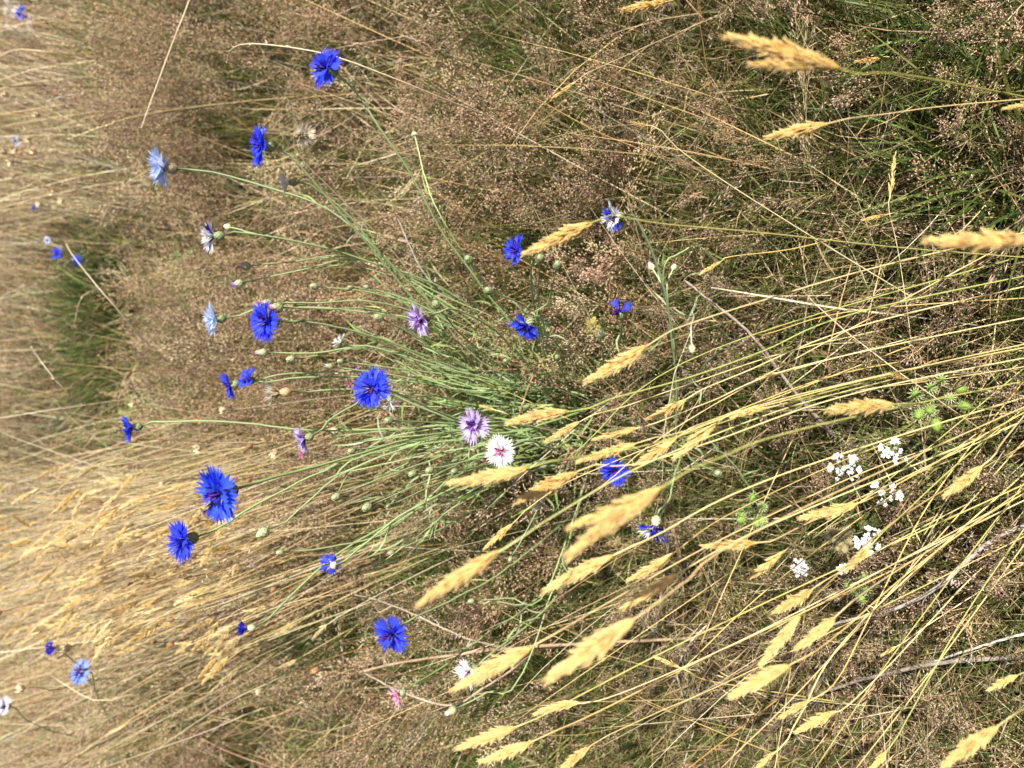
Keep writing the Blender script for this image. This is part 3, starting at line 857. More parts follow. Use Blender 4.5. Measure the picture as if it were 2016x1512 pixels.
cornflower('small pale lilac cornflower above a magenta speck, left middle', 595, 865, 0.55, (-0.80, 0.30, 0.40), 'lilac',
           [(940, 830), (760, 775), (700, 795), (650, 825)], n=9, inner=3, scale=0.84, tilt=(20, 50), disc='pale', leaves=4, neck=0.015)
cornflower('lilac cornflower with few narrow petals in the centre of the clump', 825, 630, 0.50, (-0.70, 0.35, 0.50), 'lilac',
           [(1080, 760), (980, 660), (900, 612)], n=9, inner=3, scale=0.88, tilt=(20, 50), disc='pale', leaves=4, tone=1, neck=0.02)
cornflower('lilac cornflower with violet anthers, right of the centre stems', 930, 838, 0.52, (-0.60, 0.10, 0.72), 'lilac',
           [(1100, 850), (1010, 835)], n=11, inner=5, scale=0.80, tilt=(12, 40), disc='pale', leaves=4)
cornflower('white cornflower with pink heart, just above a golden grass head', 985, 890, 0.50, (-0.30, 0.10, 0.90), 'white',
           [(1110, 880), (1050, 870)], n=10, inner=4, scale=0.74, tilt=(14, 42), disc='pink', leaves=3)
cornflower('deep blue cornflower half hidden behind a golden grass head, upper centre', 1014, 493, 0.42, (-0.75, -0.05, 0.55), 'deep_blue',
           [(1090, 700), (1060, 600), (1050, 530)], n=9, inner=4, scale=0.80, tilt=(15, 45), leaves=4)
cornflower('deep blue cornflower nodding against the thick pale stem, right of centre', 1036, 645, 0.40, (-0.45, 0.75, 0.40), 'deep_blue',
           [(1075, 720), (1070, 640)], n=9, inner=4, scale=0.88, tilt=(20, 50), leaves=3, neck=0.012)
cornflower('white and blue cornflower on the long winding stem at right centre', 1208, 428, 0.38, (-0.82, 0.30, 0.40), ['white', 'bleached', 'deep_blue', 'white'],
           [(1330, 900), (1335, 830), (1330, 720), (1315, 600), (1298, 530), (1272, 465), (1250, 428)], root=(1300, 985), n=8, inner=3, scale=0.80, tilt=(22, 55), leaves=7,
           r=(0.0022, 0.0015), c1=(0.30, 0.40, 0.27), side=[(0.72, 1285, 530, 'bud_pink', 0, 0.6), (0.80, 1355, 488, 'leaf'), (0.73, 1325, 530, 'bud', 0, 0.5)], neck=0.012)
cornflower('wispy blue cornflower with only a few florets left, right of centre', 1217, 612, 0.34, (-0.35, -0.55, 0.60), 'deep_blue',
           [(1195, 705), (1215, 670)], root=(1190, 760), n=4, inner=1, scale=0.78, tilt=(25, 50), disc='purple', leaves=4, neck=0.012, gap=(2.4, 5.4))
cornflower('small deep blue cornflower crossed by a golden grass stem, lower centre', 1208, 928, 0.40, (-0.35, 0.35, 0.85), 'deep_blue',
           [(1250, 900)], root=(1330, 930), n=9, inner=4, scale=0.72, tilt=(15, 45), leaves=4)
cornflower('nodding blue and white cornflower with pale green base, lower right of centre', 1288, 1042, 0.36, (-0.25, 0.85, 0.35), ['dark_blue', 'bleached', 'deep_blue', 'white'],
           [(1325, 940), (1318, 985)], root=(1345, 880), n=8, inner=4, scale=0.86, tilt=(25, 60), leaves=4, tone=2, neck=0.012)
cornflower('spent cream cornflower low among the lower stems beneath golden heads', 1065, 992, 0.36, (-0.20, 0.80, 0.40), 'cream',
           [(1110, 930)], n=6, inner=2, scale=0.66, tilt=(40, 65), disc='dry', tone=2, leaves=3, neck=0.012)
cornflower('deep blue cornflower standing alone by the dead curled stalk, lower middle', 768, 1252, 0.52, (-0.45, 0.25, 0.85), 'deep_blue',
           [(1000, 1120), (860, 1195)], root=(1130, 1010), n=11, inner=5, scale=1.02, tilt=(10, 38), leaves=4)
cornflower('pink cornflower drooping from a fuzzy green stem, bottom centre', 783, 1372, 0.44, (-0.70, 0.55, 0.30), 'pink',
           [(1060, 1180), (930, 1275), (870, 1318)], root=(1150, 1060), n=7, inner=3, scale=0.72, tilt=(30, 60), disc='pink', leaves=3, neck=0.015, c1=(0.22, 0.33, 0.12))
cornflower('white cornflower hidden behind a golden grass head, bottom centre', 922, 1325, 0.38, (-0.60, 0.30, 0.60), 'white',
           [(1060, 1220)], root=(1180, 1080), n=9, inner=4, scale=0.95, tilt=(20, 50), disc='pale', leaves=3)
cornflower('small blue cornflower split by its own bud, on the lower stems', 652, 1112, 0.54, (-0.55, 0.10, -0.70), 'deep_blue',
           [(950, 940), (800, 1010), (720, 1070)], n=5, inner=0, scale=0.68, tilt=(30, 55), disc=None, tone=2, leaves=4, neck=0.015)
cornflower('barely opened dark blue cornflower at the end of the lowest long stem', 484, 1238, 0.60, (-0.96, 0.15, 0.10), 'dark_blue',
           [(1000, 880), (800, 1020), (670, 1095), (620, 1135), (560, 1190)], n=4, inner=2, scale=0.66, tilt=(55, 75), disc=None, tone=2, leaves=4, c1=(0.30, 0.42, 0.22), neck=0.02)
cornflower('small white tattered cornflower between buds, left of centre', 668, 672, 0.50, (-0.60, -0.50, 0.50), 'white',
           [(960, 745), (800, 700), (720, 680)], n=5, inner=0, scale=0.55, tilt=(30, 55), disc=None, leaves=3, neck=0.012)
cornflower('tiny pinkish white cornflower tucked under the deep blue central bloom', 768, 794, 0.52, (0.20, 0.85, 0.40), ['white', 'pink'],
           [(1000, 850), (860, 812)], n=5, inner=0, scale=0.55, tilt=(40, 65), disc=None, leaves=2, neck=0.01)
# blooms of other plants, far behind
FARB = [('pale blue cornflower standing in the golden stand, lower left', 155, 1323, 0.62, 'sky_blue', (240, 1440), [(200, 1380)], 0.95),
        ('dark fading cornflower among golden heads, lower left', 97, 1276, 0.64, 'dark_blue', (240, 1420), [(170, 1330)], 0.6),
        ('pale lilac cornflower cut by the left edge, bottom left corner', 8, 1390, 0.62, 'bleached', (215, 1470), [(80, 1430)], 0.9),
        ('tiny blue cornflower far back, lower of the distant pair', 152, 512, 0.34, 'royal_blue', (225, 500), [], 0.9),
        ('tiny deep blue cornflower far back, upper of the distant pair', 111, 499, 0.40, 'deep_blue', (215, 490), [], 0.8),
        ('faint blue cornflower far back, above the distant pair', 93, 473, 0.40, 'light_blue', (205, 465), [], 0.6),
        ('faint dull blue cornflower far back in the dry grass on the left', 68, 407, 0.40, 'dark_blue', (190, 420), [], 0.6),
        ('faint pale blue cornflower among beige pods at far left', 30, 278, 0.40, 'light_blue', (170, 300), [], 0.9),
        ('small bright blue cornflower in the far top left corner', 41, 26, 0.34, 'deep_blue', (160, 40), [], 1.4)]
for lb, px, py, z, k, rt, md, s in FARB:
    cornflower(lb, px, py, z, (-0.4, rng.normal() * 0.3, 0.8), k, md, root=rt, n=8, inner=3, scale=s, leaves=3, r=(0.002, 0.0014), neck=0.02)

for lb, px, py, z, k in [('tiny magenta flower speck just below the small pale lilac cornflower', 592, 896, 0.42, 'magenta'), ('tiny magenta flower speck above the central blue bloom, right of the whitish bud', 704, 728, 0.42, 'magenta'),
                         ('tiny magenta flower speck left of the central blue bloom', 688, 757, 0.42, 'magenta'), ('tiny violet flower speck in the straw below the second large bloom', 437, 1182, 0.36, 'lilac'),
                         ('tiny pale violet flower speck between straw and green tuft', 497, 1114, 0.36, 'lilac')]:
    cornflower(lb, px, py, z, (-0.5, 0.2, 0.6), k, (), root=(px + 190, py + 10), n=5, inner=0, scale=0.28, disc=None, leaves=2, r=(0.0008, 0.0006), name='small_pink_flower', neck=0.01, cat='pink flower', group='tiny pink flowers')

# -- stalks in bud
for b in [
    ('bud with pink tip on a long stalk, topmost of the left hand bud rows', 492, 523, 0.56, [(900, 600), (700, 510), (580, 515)], 0.80, 'pink'),
    ('bud with purple tip just below the topmost pink tipped bud', 480, 556, 0.56, [(920, 610), (720, 520), (600, 535)], 0.80, 'purple'),
    ('small green bud behind the two tipped buds, upper left', 605, 528, 0.48, [(900, 620), (720, 530)], 0.55, None),
    ('green bud on a short arching stalk left of centre', 625, 564, 0.50, [(930, 660), (760, 590)], 0.66, None),
    ('tiny pale bud among the leafy stems below the arching green bud', 693, 566, 0.46, [(940, 660), (800, 590)], 0.48, None),
    ('round pale bud beside the central leafy stems, above a yellowing leaf', 725, 566, 0.44, [(950, 670), (820, 600)], 0.45, None),
    ('fat bud with pink tip touching the right side of the deep blue bloom', 556, 605, 0.57, [(940, 690), (760, 612), (640, 606)], 0.92, 'pink'),
    ('bud with pink tip peeping above the deep blue middle row bloom', 535, 596, 0.58, [(940, 670), (760, 600), (620, 597)], 0.72, 'pink'),
    ('round bud with bright pink tip on a straight stalk, left middle', 526, 694, 0.54, [(950, 760), (760, 680), (620, 692)], 0.78, 'pink'),
    ('plain green bud right of the bright pink tipped one', 580, 706, 0.52, [(950, 770), (760, 690), (640, 700)], 0.72, None),
    ('whitish bud above the central blue bloom, left of its twin', 655, 722, 0.50, [(960, 770), (780, 740)], 0.66, 'white'),
    ('small greenish bud above the central blue bloom, right of the whitish one', 675, 712, 0.50, [(970, 760), (800, 735)], 0.52, None),
    ('plump green bud ending a diagonal stalk, centre of the picture', 752, 628, 0.50, [(1040, 760), (900, 710), (820, 660)], 0.75, None),
    ('round brownish bud beside the narrow petalled lilac bloom', 862, 603, 0.46, [(1060, 770), (960, 700), (905, 650)], 0.80, None),
    ('bud against the uppermost long stem, upper one', 925, 515, 0.44, [(1080, 740), (1010, 640)], 0.70, None),
    ('bud beside the uppermost long stem, lower rounder one', 965, 573, 0.42, [(1090, 700), (1040, 610)], 0.74, None),
    ('bud at the end of the short forked branch, right of the thick stem', 1096, 526, 0.40, [(1062, 650), (1078, 600)], 0.70, None),
    ('bud at the top of the thick pale vertical stem', 1063, 512, 0.42, [(1062, 740), (1058, 650), (1060, 580)], 0.70, None),
    ('small cream bud in the lower fork left of the thick pale stem', 997, 713, 0.36, [(1060, 770), (1020, 740)], 0.52, None),
    ('round fuzzy bud right of the thick pale stem, above a golden head', 1096, 706, 0.30, [(1120, 780)], 0.66, None),
    ('scaly pinkish bud near the wispy blue bloom', 1182, 662, 0.30, [(1170, 740)], 0.78, 'white'),
    ('green bud left of the lilac bloom with violet anthers', 770, 828, 0.50, [(1020, 850), (880, 835)], 0.70, None),
    ('round pale bud at left centre, above a pair of stems', 697, 887, 0.52, [(1020, 845), (850, 870)], 0.62, None),
    ('yellow green bud in the row of three, rightmost', 897, 927, 0.46, [(1080, 880), (1000, 905)], 0.56, None),
    ('yellow green bud in the row of three, middle', 851, 924, 0.47, [(1080, 870), (960, 900)], 0.66, None),
    ('brownish bud in the row of three, leftmost', 817, 931, 0.48, [(1080, 880), (940, 900)], 0.66, None),
    ('pointed pale bud on a curved stalk below the biggest bloom', 528, 1042, 0.60, [(900, 870), (700, 920), (610, 985), (560, 1030)], 0.92, None),
    ('white green bud on a leafless stalk in the lower left', 668, 975, 0.54, [(960, 870), (780, 930)], 0.72, None),
    ('spiky brown green bud below the row of three', 729, 995, 0.50, [(980, 880), (830, 950)], 0.82, None),
    ('tiny bud left beneath the row of three', 768, 995, 0.48, [(980, 900), (860, 950)], 0.45, None),
    ('small green bud on a slender stalk left of the split blue bloom', 558, 1087, 0.58, [(960, 900), (780, 1040), (650, 1078)], 0.58, None),
    ('bud showing a pink point right of the split blue bloom', 774, 1087, 0.46, [(1010, 960), (880, 1040)], 0.66, 'pink'),
    ('small pale bud behind the golden heads, lower centre', 1006, 1098, 0.38, [(1060, 1000)], 0.50, None),
    ('bud at the end of a long low stalk above the dead stem', 932, 1183, 0.40, [(1080, 1150), (1000, 1175)], 0.52, None),
    ('fat pinkish bud on the dead stalk near the pink bloom', 898, 1395, 0.36, [(1040, 1300), (960, 1360)], 0.85, 'white'),
]:
    budding(b[0], b[1], b[2], b[3], b[4], scale=b[5], tip=b[6])
budding('round hoary bud on a drooping stalk, right of the golden heads', 1410, 930, 0.26, [(1360, 905)], root=(1330, 850), scale=0.72, leaves=2)
budding('hanging pale bud with long sepals under a grey stalk, right of centre', 1362, 680, 0.24, [(1366, 600)], root=(1400, 560), scale=0.62, leaves=2, axis=(0.0, 0.95, 0.2), c1=(0.40, 0.44, 0.36))
budding('glaucous budless shoot rising right of the winding stem', 1418, 688, 0.22, [(1340, 770), (1380, 725)], root=(1300, 790), scale=0.30, leaves=5, c1=(0.34, 0.44, 0.33))
budding('long glaucous stalk running to the green burs, right of the golden heads', 1390, 860, 0.20, [(1470, 950), (1430, 900)], root=(1510, 1010), scale=0.30, leaves=4, c1=(0.34, 0.46, 0.32))

# leafy side shoots that fill the clump
for k in range(46):
    a = rng.uniform(-0.66, 0.66)
    L_ = rng.uniform(120, 460)
    px = 1060 - L_ * math.cos(a); py = 820 + L_ * math.sin(a) * 1.25
    z = 0.12 + 0.00085 * L_ + rng.uniform(-0.04, 0.04)
    rt = plant_root(px, py, 1.3)
    t = thing('leafy_cornflower_shoot', 'narrow leaved green shoot without a bloom, inside the cornflower clump', 'leafy shoot', rt, 'leafy shoots of the cornflower clump')
    d = depth_at(px, z)
    pts = px_path(rt, [((px + 1150) / 2 + rng.normal() * 15, (py * 0.45 + 825 * 0.55) + rng.normal() * 15)], (px, py), d) + [P(px, py, d)]
    path = smooth_path(pts, 24)
    stem_part(t, path, 0.0015, 0.0008)
    add_leaves(t, path, 11, 0.1, 0.98, 1.15)

# ---------------------------------------------------------------- golden vernal grass
def spikelet_mesh(seed):
    """a spindle of two glumes with a split tip, along +X, one unit long"""
    g = np.random.default_rng(seed)
    mb = MB()
    def glume(dy, L, wd, tip, c):
        x = np.array([0, 0.22, 0.5, 0.8, 1.0]) * L
        wv = np.array([0.03, 0.85, 1.0, 0.55, 0.03]) * wd
        oy = np.array([0, 0.4, 0.7, 0.9, 1.2]) * dy
        oz = np.array([0, 0.02, 0.02, 0.0, tip])
        mid = np.stack([x, oy, oz + wd * 0.42], 1)
        l = np.stack([x, oy - wv / 2, oz], 1); r = np.stack([x, oy + wv / 2, oz], 1); b = np.stack([x, oy, oz - wd * 0.30], 1)
        v = np.stack([l, mid, r, b], 1).reshape(-1, 3)
        i = np.arange(20).reshape(5, 4); j = np.roll(i, -1, 1)
        q = np.stack([i[:-1], j[:-1], j[1:], i[1:]], -1).reshape(-1, 4)
        sh = np.linspace(0, 1, 5)[:, None]
        cc = np.array(c) * (1 - sh) + np.array(c2) * sh
        mb.add(v, quads=q, col=np.repeat(cc, 4, 0))
    c1 = [(0.90, 0.57, 0.13), (0.94, 0.64, 0.18), (0.92, 0.60, 0.15)][seed % 3]
    c2 = (0.98, 0.80, 0.42)
    glume(0.02, 1.0, 0.100, 0.05, c1)
    glume(-0.13, 0.90, 0.085, -0.04, (c1[0] * 1.05, c1[1] * 1.08, c1[2] * 1.2))
    glume(0.15, 0.82, 0.08, -0.02, (c1[0] * 0.95, c1[1] * 0.92, c1[2]))
    return mb
SPIK_MB = [spikelet_mesh(s) for s in range(3)]
SPIK = [m.mesh('spikelet', M_GOLD) for m in SPIK_MB]

def head_layout(L, wide, n, seed, fluff=1.0):
    wide = wide * 0.90
    """spikelet frames along a head of length L lying on +X: (origin, R, size)"""
    g = np.random.default_rng(seed)
    out = []
    for k in range(n):
        t = (k + 0.5) / n
        a = k * 2.39996 + g.normal() * 0.3
        env = np.interp(t, [0, 0.12, 0.32, 0.7, 1.0], [0.40, 0.85, 1.0, 0.58, 0.14]) * wide
        x0 = (0.01 + 0.82 * t + 0.012 * g.normal()) * L
        size = L * np.interp(t, [0, 0.4, 1], [0.20, 0.22, 0.17]) * g.uniform(0.85, 1.15) * (0.5 + 0.5 * min(1, wide / (0.12 * L)))
        rad = np.array([0, math.cos(a), math.sin(a)])
        tilt = np.clip(math.asin(min(0.8, env / max(size, 1e-6) * 0.62)), R(6), R(30)) * g.uniform(0.55, 1.5) * fluff
        d = np.array([math.cos(tilt), 0, 0]) + rad * math.sin(tilt)
        org = np.array([x0, 0, 0]) + rad * env * 0.22
        up = rad - d * np.dot(rad, d); up = unit(up)
        out.append((org, np.stack([d, np.cross(up, d), up], 1), size))
    return out

def bend_head(layout, L, bow):
    """bow the straight head sideways a little"""
    res = []
    for org, Rm, s in layout:
        q = org[0] / L
        ang = bow * q
        c, sn = math.cos(ang), math.sin(ang)
        B = np.array([[c, -sn, 0], [sn, c, 0], [0, 0, 1]])
        ctr = np.array([L * math.sin(bow * q) / bow if abs(bow) > 1e-3 else org[0], L * (1 - math.cos(bow * q)) / bow if abs(bow) > 1e-3 else 0, 0])
        res.append((ctr + B @ np.array([0, org[1], org[2]]), B @ Rm, s))
    return res

def merged_head(layout, pale=0.0):
    mb = MB()
    for k, (o, Rm, s) in enumerate(layout):
        m = SPIK_MB[k % 3]
        mb.add(np.concatenate(m.v) @ Rm.T * s + o, quads=np.concatenate(m.q), col=(np.concatenate(m.c) * (1 - pale) + np.array((0.90, 0.80, 0.54)) * pale) * (1 + 0.12 * rng.normal()))
    return mb
FARHEADS = []
for k in range(8):
    L = 1.0
    FARHEADS.append(merged_head(bend_head(head_layout(L, 0.10 + 0.02 * (k % 3), 30, 100 + k), L, [0.5, -0.4, 0.1, 0.3][k % 4]), [0.5, 0.15, 0.7, 0.35][k % 4]).mesh('seed_head', M_GOLD))

HEADN = [0]
def golden_grass(label, base, tip, culm=(), root=None, d=None, wide=0.125, n=None, pieces=None, pale=False, cc=None, lobe=None):
    HEADN[0] += 1
    bx = np.array(base, float); tp = np.array(tip, float)
    Lpx = np.linalg.norm(bx - tp)
    if d is None: d = float(np.clip(82.0 / Lpx, 0.36, 0.78 if Lpx > 62 else 0.86))
    pb = P(*bx, d); pt = P(*tp, d * (1 + 0.30 * Lpx / FPX * float(np.clip(rng.normal(), -1.5, 1.5))))
    L = np.linalg.norm(pt - pb)
    v = (bx - tp) / Lpx
    if root is None:
        rx = rng.uniform(2110, 2240)
        dx = rx - bx[0]
        slope = np.clip(v[1] / max(v[0], 0.35), -0.85, 0.55)
        ry = np.clip(bx[1] + slope * dx * 0.62, 120, 1180) + rng.normal() * 25
        root = (rx, ry)
    if HEADN[0] % 3 == 0 and culm:
        root = tuple(np.array(culm[-1], float) * 0.62 + np.array(root, float) * 0.38)
    rt = PZ(*root); rt[2] = float(hgt(rt[0], rt[1])) - 0.004
    g_ = 'golden vernal grass leaning across the foreground'
    t = thing('golden_grass', label, 'grass', rt, g_)
    if not culm:
        dist = np.linalg.norm(np.array(root) - bx)
        culm = [bx + v * dist * 0.36 + np.array([0, 0.02 * dist * rng.normal()]), ]
    culm = [np.array(c, float) for c in culm]
    culm = sorted(culm, key=lambda c: -np.linalg.norm(c - bx))
    pts = px_path(rt, culm, bx, d) + [pb + (pb - pt) / L * 0.012, pb, pb + (pt - pb) * 0.3]
    path = smooth_path(pts, 40)
    mb = MB()
    s = np.linspace(0, 1, 40)[:, None]
    A = np.array(cc) if cc is not None else pal(1, [(0.74, 0.54, 0.20), (0.80, 0.65, 0.32), (0.48, 0.45, 0.15), (0.66, 0.42, 0.13)], [3, 4, 2.2, 0.6], 0.06)[0]
    lo = A * 0.85 + np.array(OLIVE) * 0.15
    rr = 0.00055 * rng.uniform(0.75, 1.25)
    mb.tube(path - rt, np.linspace(rr * 1.45, rr * 0.75, 40), 6, lo * (1 - s) + A * s)
    # a swollen joint part way up
    k = int(rng.uniform(10, 20)); q = path[k - 1:k + 2] - rt
    mb.tube(q, np.array([rr * 1.2, rr * 1.9, rr * 1.2]), 6, lo * 0.7)
    mb.build('culm', M_CULM, t)
    ax = (pt - pb) / L
    Rm = frame_from(ax, rng.random() * 6.28)
    Rm = np.stack([Rm[:, 2], Rm[:, 0], Rm[:, 1]], 1)          # head's +X along the axis
    n = n or int(np.clip(Lpx * 0.55, 28, 74))
    lay = bend_head(head_layout(L, wide * L, n, 300 + HEADN[0]), L, rng.normal() * 0.18)
    if lobe:
        q = P(*lobe, d * 0.98); bdir = unit(q - (pb + ax * L * 0.08)); lb = np.linalg.norm(q - pb) * 0.92
        Rl = Rm.T @ bdir
        Fr = frame_from(Rl); Fr = np.stack([Fr[:, 2], Fr[:, 0], Fr[:, 1]], 1)
        lay += [(Fr @ o + np.array([L * 0.08, 0, 0]), Fr @ m, s_) for o, m, s_ in head_layout(lb, wide * 0.9 * lb, int(n * 0.7), 900 + HEADN[0])]
    if pieces is None: pieces = Lpx >= 84
    if pieces:
        ax_mb = MB(); ax_mb.tube(np.array([[0, 0, 0], [L * 0.45, 0, 0], [L * 0.86, 0, 0]]), np.array([rr, rr * 0.8, rr * 0.3]), 5, A * 0.9)
        hd = put('seed_head', ax_mb.mesh('seed_head', M_CULM), t, mw=mat4(Rm, pb - rt))
        for k, (o, m, s_) in enumerate(lay):
            put('spikelet', SPIK[k % 3], hd, mw=mat4(m, o, s_))
    else:
        put('seed_head', merged_head(lay).mesh('seed_head', M_GOLD), t, mw=mat4(Rm, pb - rt))
    return t

